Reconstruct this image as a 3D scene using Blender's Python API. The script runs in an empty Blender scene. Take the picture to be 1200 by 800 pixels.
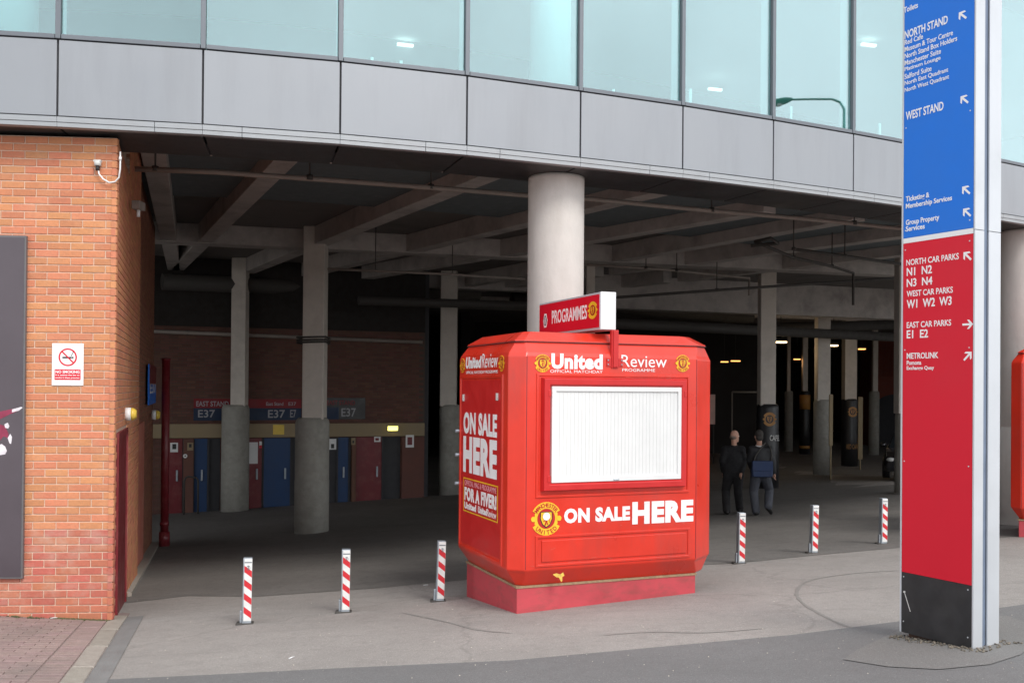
import bpy, bmesh, math, random
from mathutils import Vector, Matrix
random.seed(7)
R = math.radians
SC = bpy.context.scene
COL = SC.collection

# ------------------------------------------------------------------ camera
CZ = 2.1
PITCH, ROLL = R(.36), R(.45)
cam = bpy.data.cameras.new('camera')
cam.sensor_width = 36.0
cam.lens = 36.0 * 1125 / 1200
cam.shift_y = 48 / 1200
cam.clip_end = 2000
cam.clip_start = .05
co = bpy.data.objects.new('camera', cam)
COL.objects.link(co)
# local -Z looks along +Y, tilted up, rolled so that verticals lean to the right
co.matrix_world = Matrix.Translation((0, 0, CZ)) @ Matrix.Rotation(R(90) + PITCH, 4, 'X') @ Matrix.Rotation(ROLL, 4, 'Z')
SC.camera = co

# ------------------------------------------------------------------ sky and sun (bright overcast day)
SUN_DIR = Vector((.62, -1.0, 1.12)).normalized()
w = bpy.data.worlds.new('World')
SC.world = w
w.use_nodes = True
nt = w.node_tree
nt.nodes.clear()
out = nt.nodes.new('ShaderNodeOutputWorld')
bg = nt.nodes.new('ShaderNodeBackground')
sky = nt.nodes.new('ShaderNodeTexSky')
sky.sky_type = 'NISHITA'
sky.sun_disc = False
sky.sun_elevation = math.asin(SUN_DIR.z)
sky.sun_rotation = math.atan2(SUN_DIR.x, SUN_DIR.y)
sky.dust_density = 1.0
sky.air_density = 1.0
hs = nt.nodes.new('ShaderNodeHueSaturation')
hs.inputs['Saturation'].default_value = .28
tc = nt.nodes.new('ShaderNodeTexCoord')
nz = nt.nodes.new('ShaderNodeTexNoise')
nz.inputs['Scale'].default_value = 2.2
nz.inputs['Detail'].default_value = 6
rmp = nt.nodes.new('ShaderNodeMapRange')
rmp.inputs['From Min'].default_value = .3
rmp.inputs['From Max'].default_value = .7
rmp.inputs['To Min'].default_value = .78
rmp.inputs['To Max'].default_value = 1.25
mul = nt.nodes.new('ShaderNodeVectorMath')
mul.operation = 'SCALE'
nt.links.new(tc.outputs['Generated'], nz.inputs['Vector'])
nt.links.new(nz.outputs['Fac'], rmp.inputs['Value'])
nt.links.new(sky.outputs[0], hs.inputs['Color'])
cl = nt.nodes.new('ShaderNodeMix')
cl.data_type = 'RGBA'
cl.inputs['Factor'].default_value = .68
cl.inputs['B'].default_value = (6.3, 6.5, 6.8, 1)
nt.links.new(hs.outputs[0], cl.inputs['A'])
nt.links.new(cl.outputs['Result'], mul.inputs[0])
nt.links.new(rmp.outputs[0], mul.inputs['Scale'])
nt.links.new(mul.outputs[0], bg.inputs['Color'])
bg.inputs['Strength'].default_value = .12
nt.links.new(bg.outputs[0], out.inputs['Surface'])

sl = bpy.data.lights.new('sun', 'SUN')
sl.energy = 1.0
sl.angle = R(20)
sl.color = (1, .96, .9)
so = bpy.data.objects.new('sun', sl)
COL.objects.link(so)
so.location = SUN_DIR * 30
so.rotation_euler = SUN_DIR.to_track_quat('Z', 'Y').to_euler()

SC.view_settings.view_transform = 'Standard'
SC.view_settings.look = 'None'
SC.view_settings.exposure = 1.06
SC.view_settings.gamma = 1
SC.render.engine = 'CYCLES'
SC.cycles.max_bounces = 8
SC.cycles.diffuse_bounces = 5

# ------------------------------------------------------------------ surveying helpers: sight line of a photo point
def ray(px, py):
    x, z = (px - 600) / 1125, -(py - 448) / 1125
    c, s = math.cos(ROLL), math.sin(ROLL)
    x, z = x * c - z * s, x * s + z * c
    c, s = math.cos(PITCH), math.sin(PITCH)
    y, z = c - z * s, s + z * c
    return Vector((x / y, 1, z / y))

def gz(X, Y):
    """Height of the ground: it falls gently away from the street and to the left."""
    Xc = min(max(X, -9), 11)
    Ys = Y if Y < 20 else 20 + .35 * (Y - 20)
    Ys = min(max(Ys, 0), 26)
    return .644 - .0707 * Ys + .0591 * Xc * (1 if Y < 20 else max(0, 1 - (Y - 20) / 25))

def on_ground(px, py):
    r = ray(px, py)
    t = 1.0
    while t < 90 and CZ + r.z * t > gz(r.x * t, t):
        t += .02
    return Vector((r.x * t, t, gz(r.x * t, t)))

def at_z(px, py, z):
    r = ray(px, py)
    t = (z - CZ) / r.z
    return Vector((r.x * t, t, z))

def at_d(px, py, d):
    r = ray(px, py)
    return Vector((r.x * d, d, CZ + r.z * d))

# ------------------------------------------------------------------ materials
MATS = {}

def mat(name, col, rough=.6, metal=0, var=.12, scale=6., bump=0, bscale=60., spec=.5, emit=None, estr=0,
        rnd=0, dirt=None, dirt_amt=0, dscale=1.2, coat=0, streak=0):
    if name in MATS:
        return MATS[name]
    m = bpy.data.materials.new(name)
    m.use_nodes = True
    n = m.node_tree.nodes
    l = m.node_tree.links
    b = n['Principled BSDF']
    b.inputs['Roughness'].default_value = rough
    b.inputs['Metallic'].default_value = metal
    b.inputs['Specular IOR Level'].default_value = spec
    b.inputs['Coat Weight'].default_value = coat
    geo = n.new('ShaderNodeNewGeometry')
    t = n.new('ShaderNodeTexNoise')
    t.inputs['Scale'].default_value = scale
    t.inputs['Detail'].default_value = 7
    t.inputs['Roughness'].default_value = .6
    l.new(geo.outputs['Position'], t.inputs['Vector'])
    mr = n.new('ShaderNodeMapRange')
    mr.inputs['From Min'].default_value = .25
    mr.inputs['From Max'].default_value = .75
    mr.inputs['To Min'].default_value = 1 - var
    mr.inputs['To Max'].default_value = 1 + var
    l.new(t.outputs['Fac'], mr.inputs['Value'])
    sc = n.new('ShaderNodeVectorMath')
    sc.operation = 'SCALE'
    sc.inputs[0].default_value = col
    l.new(mr.outputs[0], sc.inputs['Scale'])
    cur = sc.outputs[0]
    if rnd:
        oi = n.new('ShaderNodeObjectInfo')
        ad = n.new('ShaderNodeMath'); ad.operation = 'ADD'
        l.new(oi.outputs['Random'], ad.inputs[0]); l.new(geo.outputs['Random Per Island'], ad.inputs[1])
        fr = n.new('ShaderNodeMath'); fr.operation = 'FRACT'
        l.new(ad.outputs[0], fr.inputs[0])
        m2 = n.new('ShaderNodeMapRange')
        m2.inputs['To Min'].default_value = 1 - rnd
        m2.inputs['To Max'].default_value = 1 + rnd
        l.new(fr.outputs[0], m2.inputs['Value'])
        hsv = n.new('ShaderNodeHueSaturation')
        l.new(m2.outputs[0], hsv.inputs['Value'])
        m3 = n.new('ShaderNodeMapRange')
        m3.inputs['To Min'].default_value = .49
        m3.inputs['To Max'].default_value = .512
        mm = n.new('ShaderNodeMath'); mm.operation = 'MULTIPLY'; mm.inputs[1].default_value = 7.3
        f2 = n.new('ShaderNodeMath'); f2.operation = 'FRACT'
        l.new(fr.outputs[0], mm.inputs[0]); l.new(mm.outputs[0], f2.inputs[0]); l.new(f2.outputs[0], m3.inputs['Value'])
        l.new(m3.outputs[0], hsv.inputs['Hue'])
        l.new(cur, hsv.inputs['Color'])
        cur = hsv.outputs[0]
    if dirt is not None:
        t2 = n.new('ShaderNodeTexNoise')
        t2.inputs['Scale'].default_value = dscale
        t2.inputs['Detail'].default_value = 8
        t2.inputs['Roughness'].default_value = .65
        if streak:
            mp = n.new('ShaderNodeMapping')
            mp.inputs['Scale'].default_value = (1, 1, streak)
            l.new(geo.outputs['Position'], mp.inputs['Vector'])
            l.new(mp.outputs[0], t2.inputs['Vector'])
        else:
            l.new(geo.outputs['Position'], t2.inputs['Vector'])
        r2 = n.new('ShaderNodeMapRange')
        r2.inputs['From Min'].default_value = .48
        r2.inputs['From Max'].default_value = .72
        r2.inputs['To Max'].default_value = dirt_amt
        l.new(t2.outputs['Fac'], r2.inputs['Value'])
        mx = n.new('ShaderNodeMix')
        mx.data_type = 'RGBA'
        mx.inputs['B'].default_value = (*dirt, 1)
        l.new(r2.outputs[0], mx.inputs['Factor'])
        l.new(cur, mx.inputs['A'])
        cur = mx.outputs['Result']
    l.new(cur, b.inputs['Base Color'])
    rv = n.new('ShaderNodeMapRange')
    rv.inputs['From Min'].default_value = .3; rv.inputs['From Max'].default_value = .7
    rv.inputs['To Min'].default_value = max(.03, rough * .75); rv.inputs['To Max'].default_value = min(1, rough * 1.25)
    l.new(t.outputs['Fac'], rv.inputs['Value']); l.new(rv.outputs[0], b.inputs['Roughness'])
    if bump:
        t3 = n.new('ShaderNodeTexNoise')
        t3.inputs['Scale'].default_value = bscale
        t3.inputs['Detail'].default_value = 4
        l.new(geo.outputs['Position'], t3.inputs['Vector'])
        bp = n.new('ShaderNodeBump')
        bp.inputs['Strength'].default_value = bump
        bp.inputs['Distance'].default_value = .01
        l.new(t3.outputs['Fac'], bp.inputs['Height'])
        l.new(bp.outputs[0], b.inputs['Normal'])
    if emit:
        b.inputs['Emission Color'].default_value = (*emit, 1)
        b.inputs['Emission Strength'].default_value = estr
    MATS[name] = m
    return m

def mat_glass():
    m = bpy.data.materials.new('tinted_glass')
    m.use_nodes = True
    n = m.node_tree.nodes; l = m.node_tree.links
    n.clear()
    o = n.new('ShaderNodeOutputMaterial')
    tr = n.new('ShaderNodeBsdfTransparent'); tr.inputs[0].default_value = (.76, .95, .96, 1)
    gl = n.new('ShaderNodeBsdfGlossy'); gl.inputs['Color'].default_value = (.86, .98, .98, 1); gl.inputs['Roughness'].default_value = .015
    lw = n.new('ShaderNodeLayerWeight'); lw.inputs['Blend'].default_value = .25
    mr = n.new('ShaderNodeMapRange'); mr.inputs['To Min'].default_value = .18; mr.inputs['To Max'].default_value = .75
    l.new(lw.outputs['Facing'], mr.inputs['Value'])
    mx = n.new('ShaderNodeMixShader')
    l.new(mr.outputs[0], mx.inputs[0]); l.new(tr.outputs[0], mx.inputs[1]); l.new(gl.outputs[0], mx.inputs[2])
    l.new(mx.outputs[0], o.inputs['Surface'])
    return m

def mat_ground(name, c1, c2, stain, crack=True):
    m = bpy.data.materials.new(name)
    m.use_nodes = True
    n = m.node_tree.nodes; l = m.node_tree.links
    b = n['Principled BSDF']
    b.inputs['Roughness'].default_value = .85
    b.inputs['Specular IOR Level'].default_value = .3
    geo = n.new('ShaderNodeNewGeometry')
    def noise(s, d=6, r=.6, mp=None):
        t = n.new('ShaderNodeTexNoise'); t.inputs['Scale'].default_value = s; t.inputs['Detail'].default_value = d
        t.inputs['Roughness'].default_value = r
        if mp:
            k = n.new('ShaderNodeMapping'); k.inputs['Scale'].default_value = mp; k.inputs['Rotation'].default_value = (0, 0, .5)
            l.new(geo.outputs['Position'], k.inputs['Vector']); l.new(k.outputs[0], t.inputs['Vector'])
        else:
            l.new(geo.outputs['Position'], t.inputs['Vector'])
        return t.outputs['Fac']
    def rng(v, a, b_, c, d):
        k = n.new('ShaderNodeMapRange')
        for nm, x in (('From Min', a), ('From Max', b_), ('To Min', c), ('To Max', d)):
            k.inputs[nm].default_value = x
        l.new(v, k.inputs['Value'])
        return k.outputs[0]
    def mix(f, a, b_):
        k = n.new('ShaderNodeMix'); k.data_type = 'RGBA'
        l.new(f, k.inputs['Factor'])
        for nm, x in (('A', a), ('B', b_)):
            if isinstance(x, tuple): k.inputs[nm].default_value = (*x, 1)
            else: l.new(x, k.inputs[nm])
        return k.outputs['Result']
    base = mix(rng(noise(.55, 8, .62), .35, .65, 0, 1), c1, c2)
    base = mix(rng(noise(1.0, 8, .7, (.5, 3.0, 1)), .55, .75, 0, .45), base, stain)
    base = mix(rng(noise(38, 5, .8), .4, .65, 0, .45), base, tuple(x * .62 for x in c1))
    base = mix(rng(noise(7, 6, .75), .5, .62, 0, .28), base, stain)
    base = mix(rng(noise(150, 3, .8), .40, .62, 0, .75), base, tuple(x * .45 for x in c1))
    base = mix(rng(noise(90, 2, .6), .62, .72, 0, .5), base, tuple(min(1, x * 1.7) for x in c1))
    # small pale specks of litter and gum
    vo = n.new('ShaderNodeTexVoronoi'); vo.inputs['Scale'].default_value = 2.2
    l.new(geo.outputs['Position'], vo.inputs['Vector'])
    base = mix(rng(vo.outputs['Distance'], .015, .03, .8, 0), base, (.45, .44, .42))
    if crack:
        v2 = n.new('ShaderNodeTexVoronoi'); v2.feature = 'DISTANCE_TO_EDGE'; v2.inputs['Scale'].default_value = .28
        wv = n.new('ShaderNodeVectorMath'); wv.operation = 'ADD'
        t = n.new('ShaderNodeTexNoise'); t.inputs['Scale'].default_value = 1.5; t.inputs['Detail'].default_value = 6
        l.new(geo.outputs['Position'], t.inputs['Vector'])
        l.new(geo.outputs['Position'], wv.inputs[0]); l.new(t.outputs['Color'], wv.inputs[1])
        l.new(wv.outputs[0], v2.inputs['Vector'])
        base = mix(rng(v2.outputs['Distance'], .002, .009, .16, 0), base, (.05, .048, .045))
    l.new(base, b.inputs['Base Color'])
    bp = n.new('ShaderNodeBump'); bp.inputs['Strength'].default_value = .5; bp.inputs['Distance'].default_value = .008
    l.new(noise(120, 4, .7), bp.inputs['Height']); l.new(bp.outputs[0], b.inputs['Normal'])
    return m

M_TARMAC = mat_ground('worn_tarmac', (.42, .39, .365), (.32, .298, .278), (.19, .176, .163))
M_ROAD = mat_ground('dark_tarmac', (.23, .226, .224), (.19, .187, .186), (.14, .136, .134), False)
M_INNER = mat_ground('worn_shaded_tarmac', (.25, .235, .22), (.18, .168, .157), (.075, .07, .063), False)
M_PATCH = mat_ground('concrete_patch', (.26, .252, .243), (.215, .21, .203), (.20, .19, .175), False)
M_BED = mat('paving_bed', (.26, .20, .185), .95, bump=.4)
M_PAVER = mat('paver_face', (.30, .215, .20), .9, var=.15, scale=14, bump=.5, bscale=90, rnd=.07, dirt=(.13, .12, .11), dirt_amt=.5)
M_KERB = mat('kerb_concrete', (.31, .275, .24), .9, var=.15, scale=14, bump=.4, rnd=.08)
M_GUTTER = mat('gutter_tarmac', (.20, .195, .19), .9, bump=.5)
M_BRICK = mat('orange_brick', (.56, .22, .112), .88, var=.13, scale=40, bump=.5, bscale=70, rnd=.10, dirt=(.60, .33, .19), dirt_amt=.35, dscale=5)
M_BRICK_LOW = mat('red_brick', (.48, .15, .095), .85, var=.14, scale=40, bump=.4, bscale=70, rnd=.08, dirt=(.56, .40, .32), dirt_amt=.55, dscale=4)
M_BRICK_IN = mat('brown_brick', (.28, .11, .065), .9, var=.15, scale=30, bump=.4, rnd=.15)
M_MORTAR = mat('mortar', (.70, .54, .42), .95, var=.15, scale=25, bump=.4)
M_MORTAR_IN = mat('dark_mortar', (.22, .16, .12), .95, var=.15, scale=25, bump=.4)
M_PANEL = mat('panel_grey', (.285, .30, .322), .42, .25, var=.035, scale=1.3, dirt=(.235, .245, .26), dirt_amt=.5, dscale=3, streak=.12)
M_TRIM = mat('trim_grey', (.33, .345, .36), .45, .25, var=.06, scale=4, dirt=(.2, .2, .2), dirt_amt=.3, dscale=4)
M_FRAME = mat('frame_grey', (.15, .165, .185), .45, .3, var=.06)
M_DARKGAP = mat('shadow_gap', (.05, .05, .055), .8)
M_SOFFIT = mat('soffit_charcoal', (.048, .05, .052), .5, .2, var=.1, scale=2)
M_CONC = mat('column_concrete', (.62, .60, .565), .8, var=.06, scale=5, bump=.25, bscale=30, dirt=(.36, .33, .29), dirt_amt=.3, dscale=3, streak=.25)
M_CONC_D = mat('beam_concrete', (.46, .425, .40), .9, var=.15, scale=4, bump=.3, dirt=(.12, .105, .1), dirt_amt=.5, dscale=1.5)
M_SLAB = mat('slab_dark', (.17, .155, .145), .95, var=.2, scale=3, bump=.3, dirt=(.07, .065, .06), dirt_amt=.6, dscale=.8)  # dark slab concrete with random darker patches
M_SLEEVE = mat('sleeve_concrete', (.33, .32, .285), .9, var=.15, scale=7, bump=.4, bscale=25, dirt=(.2, .19, .16), dirt_amt=.6, dscale=3)
M_SHAFT = mat('shaft_paint', (.62, .57, .51), .7, var=.08, scale=5, dirt=(.35, .31, .27), dirt_amt=.35, dscale=2)
M_RED = mat('kiosk_red', (.66, .032, .014), .34, var=.10, scale=2.2, bump=.10, bscale=7, coat=.2, dirt=(.36, .05, .04), dirt_amt=.5, dscale=2.4, streak=.35)
M_REDF = mat('frame_red', (.54, .016, .016), .4, var=.08, scale=6)
M_SKIRT = mat('skirt_red', (.50, .06, .075), .6, var=.15, scale=5, dirt=(.24, .07, .06), dirt_amt=.6, dscale=5, streak=2.5)
M_WHITE = mat('white_paint', (.80, .80, .80), .45, var=.03, scale=8)
M_VINYL = mat('white_vinyl', (.84, .82, .82), .5, var=.03)
M_SHUT = mat('shutter_white', (.74, .74, .73), .4, var=.04, scale=4, dirt=(.6, .6, .59), dirt_amt=.3, dscale=4, streak=.2)
M_YEL = mat('crest_yellow', (.80, .48, .02), .5)
M_CRED = mat('crest_red', (.45, .01, .01), .5)
M_BLACK = mat('black_paint', (.018, .018, .02), .4, var=.3, scale=8, dirt=(.05, .048, .045), dirt_amt=.3, dscale=6)
M_SBLUE = mat('sign_blue', (.012, .165, .66), .42, var=.03, spec=.3)
M_SRED = mat('sign_red', (.64, .009, .028), .42, var=.03, scale=2, spec=.3)
M_ALU = mat('aluminium', (.56, .58, .61), .42, .25, var=.06, scale=6, dirt=(.4, .42, .44), dirt_amt=.4, dscale=3)
M_GROOVE = mat('groove_grey', (.18, .22, .30), .5, .2)
M_GALV = mat('galvanised', (.38, .42, .46), .45, .6, var=.15, scale=20)
M_PIPE = mat('pipe_grey', (.30, .26, .23), .6, .1, var=.15)
M_PIPE_D = mat('pipe_dark', (.06, .055, .05), .7, var=.2)
M_MAROON = mat('maroon_paint', (.17, .012, .018), .45, var=.12, scale=6, dirt=(.28, .10, .09), dirt_amt=.4, dscale=4)
M_NAVY = mat('navy_door', (.009, .045, .14), .5, var=.1)
M_CREAM = mat('cream_paint', (.30, .23, .135), .7, var=.08, dirt=(.3, .24, .16), dirt_amt=.4)
M_POSTER = mat('poster_charcoal', (.085, .07, .082), .38, var=.12, scale=1.2)
M_POSTER2 = mat('poster_edge', (.13, .125, .13), .4)
M_MAGENTA = mat('print_magenta', (.25, .03, .07), .4, var=.25, scale=12)
M_PRINTW = mat('print_white', (.7, .66, .7), .4, var=.15, scale=12)
M_PLASTIC = mat('grey_plastic', (.6, .6, .58), .5)
M_YPLAST = mat('yellow_plastic', (.78, .55, .08), .4)
M_GLASS = mat_glass()
M_ROOM = mat('room_wall', (.14, .165, .175), .8, var=.05)
M_ROOMW = mat('room_white', (.86, .88, .86), .7, var=.02)
M_MOSS = mat('moss', (.085, .085, .035), .95, var=.4, scale=40, bump=.8)
M_LITTER = mat('litter', (.5, .45, .38), .9, rnd=.5)
M_SKIN = mat('skin', (.58, .33, .24), .6, var=.05)
M_COAT = mat('coat_black', (.012, .012, .014), .85, var=.3, scale=18, bump=1, bscale=9)
M_JACK = mat('jacket_dark', (.014, .015, .018), .6, var=.3, scale=18, bump=1, bscale=9)
M_TROU = mat('trousers_black', (.014, .013, .014), .85, bump=.4, bscale=25)
M_GTROU = mat('trousers_grey', (.06, .065, .08), .85, var=.35, scale=9, bump=1, bscale=9)
M_NAVYBAG = mat('bag_navy', (.025, .045, .11), .7, var=.15, bump=.3)
M_SHOE = mat('shoe_black', (.01, .01, .01), .35)
M_HAIRG = mat('hair_grey', (.05, .045, .04), .9, bump=.8, bscale=90)
M_GREENLAMP = mat('lamp_green', (.02, .20, .14), .4)
M_FARRED = mat('far_red_cladding', (.22, .055, .035), .8, var=.1)
M_LAMPW = mat('lamp_warm', (1, .8, .5), .5, emit=(1, .72, .38), estr=3)
M_LAMPO = mat('lamp_amber', (1, .6, .2), .5, emit=(1, .45, .12), estr=1.2)
M_LAMPC = mat('lamp_cool', (1, 1, 1), .5, emit=(1, .97, .9), estr=1.2)
M_EXITL = mat('lamp_yellow', (1, 1, .3), .5, emit=(1, .85, .12), estr=2.2)
M_GOLD = mat('crest_gold', (.42, .20, .05), .5)

# ------------------------------------------------------------------ mesh helpers
class MB:
    def __init__(s):
        s.v = []; s.f = []; s.smooth = []
    def add(s, vs, fs, smooth=False):
        b = len(s.v)
        s.v += [tuple(v) for v in vs]
        s.f += [tuple(i + b for i in f) for f in fs]
        s.smooth += [smooth] * len(fs)
        return s
    def box(s, a, b, M=None):
        x0, y0, z0 = a; x1, y1, z1 = b
        vs = [Vector(p) for p in ((x0, y0, z0), (x1, y0, z0), (x1, y1, z0), (x0, y1, z0), (x0, y0, z1), (x1, y0, z1), (x1, y1, z1), (x0, y1, z1))]
        if M: vs = [M @ v for v in vs]
        return s.add(vs, [(0, 3, 2, 1), (4, 5, 6, 7), (0, 1, 5, 4), (1, 2, 6, 5), (2, 3, 7, 6), (3, 0, 4, 7)])
    def prism(s, poly, h0, h1, M=None):
        """poly: list of (x, y); extruded h0..h1 along local z"""
        n = len(poly)
        vs = [Vector((x, y, h0)) for x, y in poly] + [Vector((x, y, h1)) for x, y in poly]
        if M: vs = [M @ v for v in vs]
        fs = [tuple(range(n))[::-1], tuple(range(n, 2 * n))] + [(i, (i + 1) % n, n + (i + 1) % n, n + i) for i in range(n)]
        return s.add(vs, fs)
    def tube(s, pts, r, n=10, caps=True, r2=None):
        pts = [Vector(p) for p in pts]
        rings = []
        up = None
        for i, p in enumerate(pts):
            d = (pts[min(i + 1, len(pts) - 1)] - pts[max(i - 1, 0)]).normalized()
            if up is None or abs(up.dot(d)) > .99:
                up = Vector((0, 0, 1)) if abs(d.z) < .9 else Vector((1, 0, 0))
            a = d.cross(up).normalized(); b = a.cross(d).normalized()
            up = b
            rr = r if r2 is None else r + (r2 - r) * i / (len(pts) - 1)
            if isinstance(r, (list, tuple)): rr = r[i]
            rings.append([p + (a * math.cos(2 * math.pi * k / n) + b * math.sin(2 * math.pi * k / n)) * rr for k in range(n)])
        vs = [v for rg in rings for v in rg]
        fs = []
        for i in range(len(rings) - 1):
            for k in range(n):
                fs.append((i * n + k, i * n + (k + 1) % n, (i + 1) * n + (k + 1) % n, (i + 1) * n + k))
        s.add(vs, fs, True)
        if caps:
            s.add(rings[0], [tuple(range(n))]); s.add(rings[-1], [tuple(range(n))[::-1]])
        return s
    def lathe(s, prof, c=(0, 0, 0), n=32, sq=None):
        """prof: list of (radius, z)"""
        vs = []; fs = []
        for r, z in prof:
            for k in range(n):
                a = 2 * math.pi * k / n
                vs.append((c[0] + r * math.cos(a), c[1] + r * math.sin(a), c[2] + z))
        for i in range(len(prof) - 1):
            for k in range(n):
                fs.append((i * n + k, i * n + (k + 1) % n, (i + 1) * n + (k + 1) % n, (i + 1) * n + k))
        s.add(vs, fs, True)
        s.add(vs[:n], [tuple(range(n))[::-1]]); s.add(vs[-n:], [tuple(range(n))])
        return s
    def rings(s, rs, closed_caps=True):
        n = len(rs[0])
        vs = [v for r in rs for v in r]
        fs = []
        for i in range(len(rs) - 1):
            for k in range(n):
                fs.append((i * n + k, i * n + (k + 1) % n, (i + 1) * n + (k + 1) % n, (i + 1) * n + k))
        if closed_caps:
            fs.append(tuple(range(n))[::-1]); fs.append(tuple(range((len(rs) - 1) * n, len(rs) * n)))
        return s.add(vs, fs)
    def ball(s, c, r, n=12, m=8, M=None):
        vs = []; fs = []
        rx, ry, rz = r if isinstance(r, (tuple, list)) else (r, r, r)
        for i in range(m + 1):
            t = math.pi * i / m
            for k in range(n):
                a = 2 * math.pi * k / n
                p = Vector((rx * math.sin(t) * math.cos(a), ry * math.sin(t) * math.sin(a), rz * math.cos(t)))
                if M: p = M @ p
                vs.append(Vector(c) + p)
        for i in range(m):
            for k in range(n):
                fs.append((i * n + k, (i + 1) * n + k, (i + 1) * n + (k + 1) % n, i * n + (k + 1) % n))
        return s.add(vs, fs, True)
    def mesh(s, name):
        me = bpy.data.meshes.new(name)
        me.from_pydata([tuple(v) for v in s.v], [], s.f)
        me.polygons.foreach_set('use_smooth', s.smooth)
        me.validate(); me.update()
        return me
    def build(s, name, m, parent=None, bevel=0, fix=True):
        me = s.mesh(name)
        if fix:
            bm = bmesh.new(); bm.from_mesh(me)
            bmesh.ops.remove_doubles(bm, verts=bm.verts, dist=1e-5)
            bmesh.ops.recalc_face_normals(bm, faces=bm.faces)
            bm.to_mesh(me); bm.free()
        me.materials.append(m)
        o = bpy.data.objects.new(name, me)
        COL.objects.link(o)
        if parent: o.parent = parent
        if bevel:
            b = o.modifiers.new('bevel', 'BEVEL'); b.width = bevel; b.segments = 2; b.limit_method = 'ANGLE'; b.angle_limit = R(25)
        return o

def tag(o, label=None, cat=None, group=None, kind=None):
    if label: o['label'] = label
    if cat: o['category'] = cat
    if group: o['group'] = group
    if kind: o['kind'] = kind
    return o

def empty(name, loc=(0, 0, 0), rz=0, label=None, cat=None, group=None):
    o = bpy.data.objects.new(name, None)
    o.empty_display_size = .2
    COL.objects.link(o)
    o.location = loc; o.rotation_euler = (0, 0, rz)
    return tag(o, label, cat, group)

def copy_tree(o, parent=None):
    c = o.copy(); COL.objects.link(c)
    if parent: c.parent = parent
    for ch in [x for x in COL.objects if x.parent == o]:
        copy_tree(ch, c)
    return c

def frame(o, x, y):
    """matrix with origin o, local x -> x, local y -> y, local z -> normal"""
    x = Vector(x).normalized(); y = Vector(y).normalized(); z = x.cross(y).normalized(); y = z.cross(x)
    return Matrix(((x.x, y.x, z.x, o[0]), (x.y, y.y, z.y, o[1]), (x.z, y.z, z.z, o[2]), (0, 0, 0, 1)))

_txt = 0
def text(s, M, x0, x1, y0, y1, m, parent=None, bold=0., name='lettering', depth=.0015, condense=True, shear=0, label=None):
    """Flat lettering filling the box x0..x1, y0..y1 of the plane M (local z = outwards)."""
    cu = bpy.data.curves.new('lettering', 'FONT')
    cu.body = s; cu.size = 1; cu.offset = bold; cu.resolution_u = 3
    cu.space_character = 1 + max(0, bold - .02) * 2.6
    cu.extrude = .01; cu.shear = shear
    to = bpy.data.objects.new('tmp', cu)
    me = bpy.data.meshes.new_from_object(to)
    bpy.data.objects.remove(to); bpy.data.curves.remove(cu)
    xs = [v.co.x for v in me.vertices]; ys = [v.co.y for v in me.vertices]
    ax, bx_, ay, by_ = min(xs), max(xs), min(ys), max(ys)
    sx = (x1 - x0) / (bx_ - ax); sy = (y1 - y0) / (by_ - ay)
    for v in me.vertices:
        v.co = M @ Vector((x0 + (v.co.x - ax) * sx, y0 + (v.co.y - ay) * sy, depth if v.co.z > 0 else 0.0002))
    me.materials.clear(); me.materials.append(m)
    o = bpy.data.objects.new(name, me); COL.objects.link(o)
    if parent: o.parent = parent
    if label: o['label'] = label
    return o

def disc(M, cx, cy, rx, ry, h0, h1, n=28, wob=0, wn=12):
    p = []
    for k in range(n):
        a = 2 * math.pi * k / n
        q = 1 + wob * math.cos(wn * a)
        p.append((cx + rx * q * math.cos(a), cy + ry * q * math.sin(a)))
    return p

def arc_text(s, M, cx, cy, r, a0, a1, h, m, parent, up=True):
    """letters round an arc; each string one mesh"""
    mb_v = []; mb_f = []
    n = len(s)
    for i, ch in enumerate(s):
        a = a0 + (a1 - a0) * (i + .5) / n
        cu = bpy.data.curves.new('c', 'FONT'); cu.body = ch; cu.size = 1; cu.offset = .02; cu.resolution_u = 2; cu.extrude = .01
        to = bpy.data.objects.new('tmp', cu); me = bpy.data.meshes.new_from_object(to)
        bpy.data.objects.remove(to); bpy.data.curves.remove(cu)
        xs = [v.co.x for v in me.vertices]; wd = max(xs) - min(xs); x0 = min(xs)
        rot = a - math.pi / 2 if up else a + math.pi / 2
        b = len(mb_v)
        for v in me.vertices:
            lx = (v.co.x - x0 - wd / 2) * h * 1.25; ly = (v.co.y - .35) * h * 1.4
            X = cx + r * math.cos(a) + lx * math.cos(rot) - ly * math.sin(rot)
            Y = cy + r * math.sin(a) + lx * math.sin(rot) + ly * math.cos(rot)
            mb_v.append(M @ Vector((X, Y, .0072 if v.co.z > 0 else .0055)))
        mb_f += [tuple(q + b for q in p.vertices) for p in me.polygons]
        bpy.data.meshes.remove(me)
    mb = MB(); mb.add(mb_v, mb_f)
    return mb.build('lettering', m, parent, fix=False)

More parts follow.
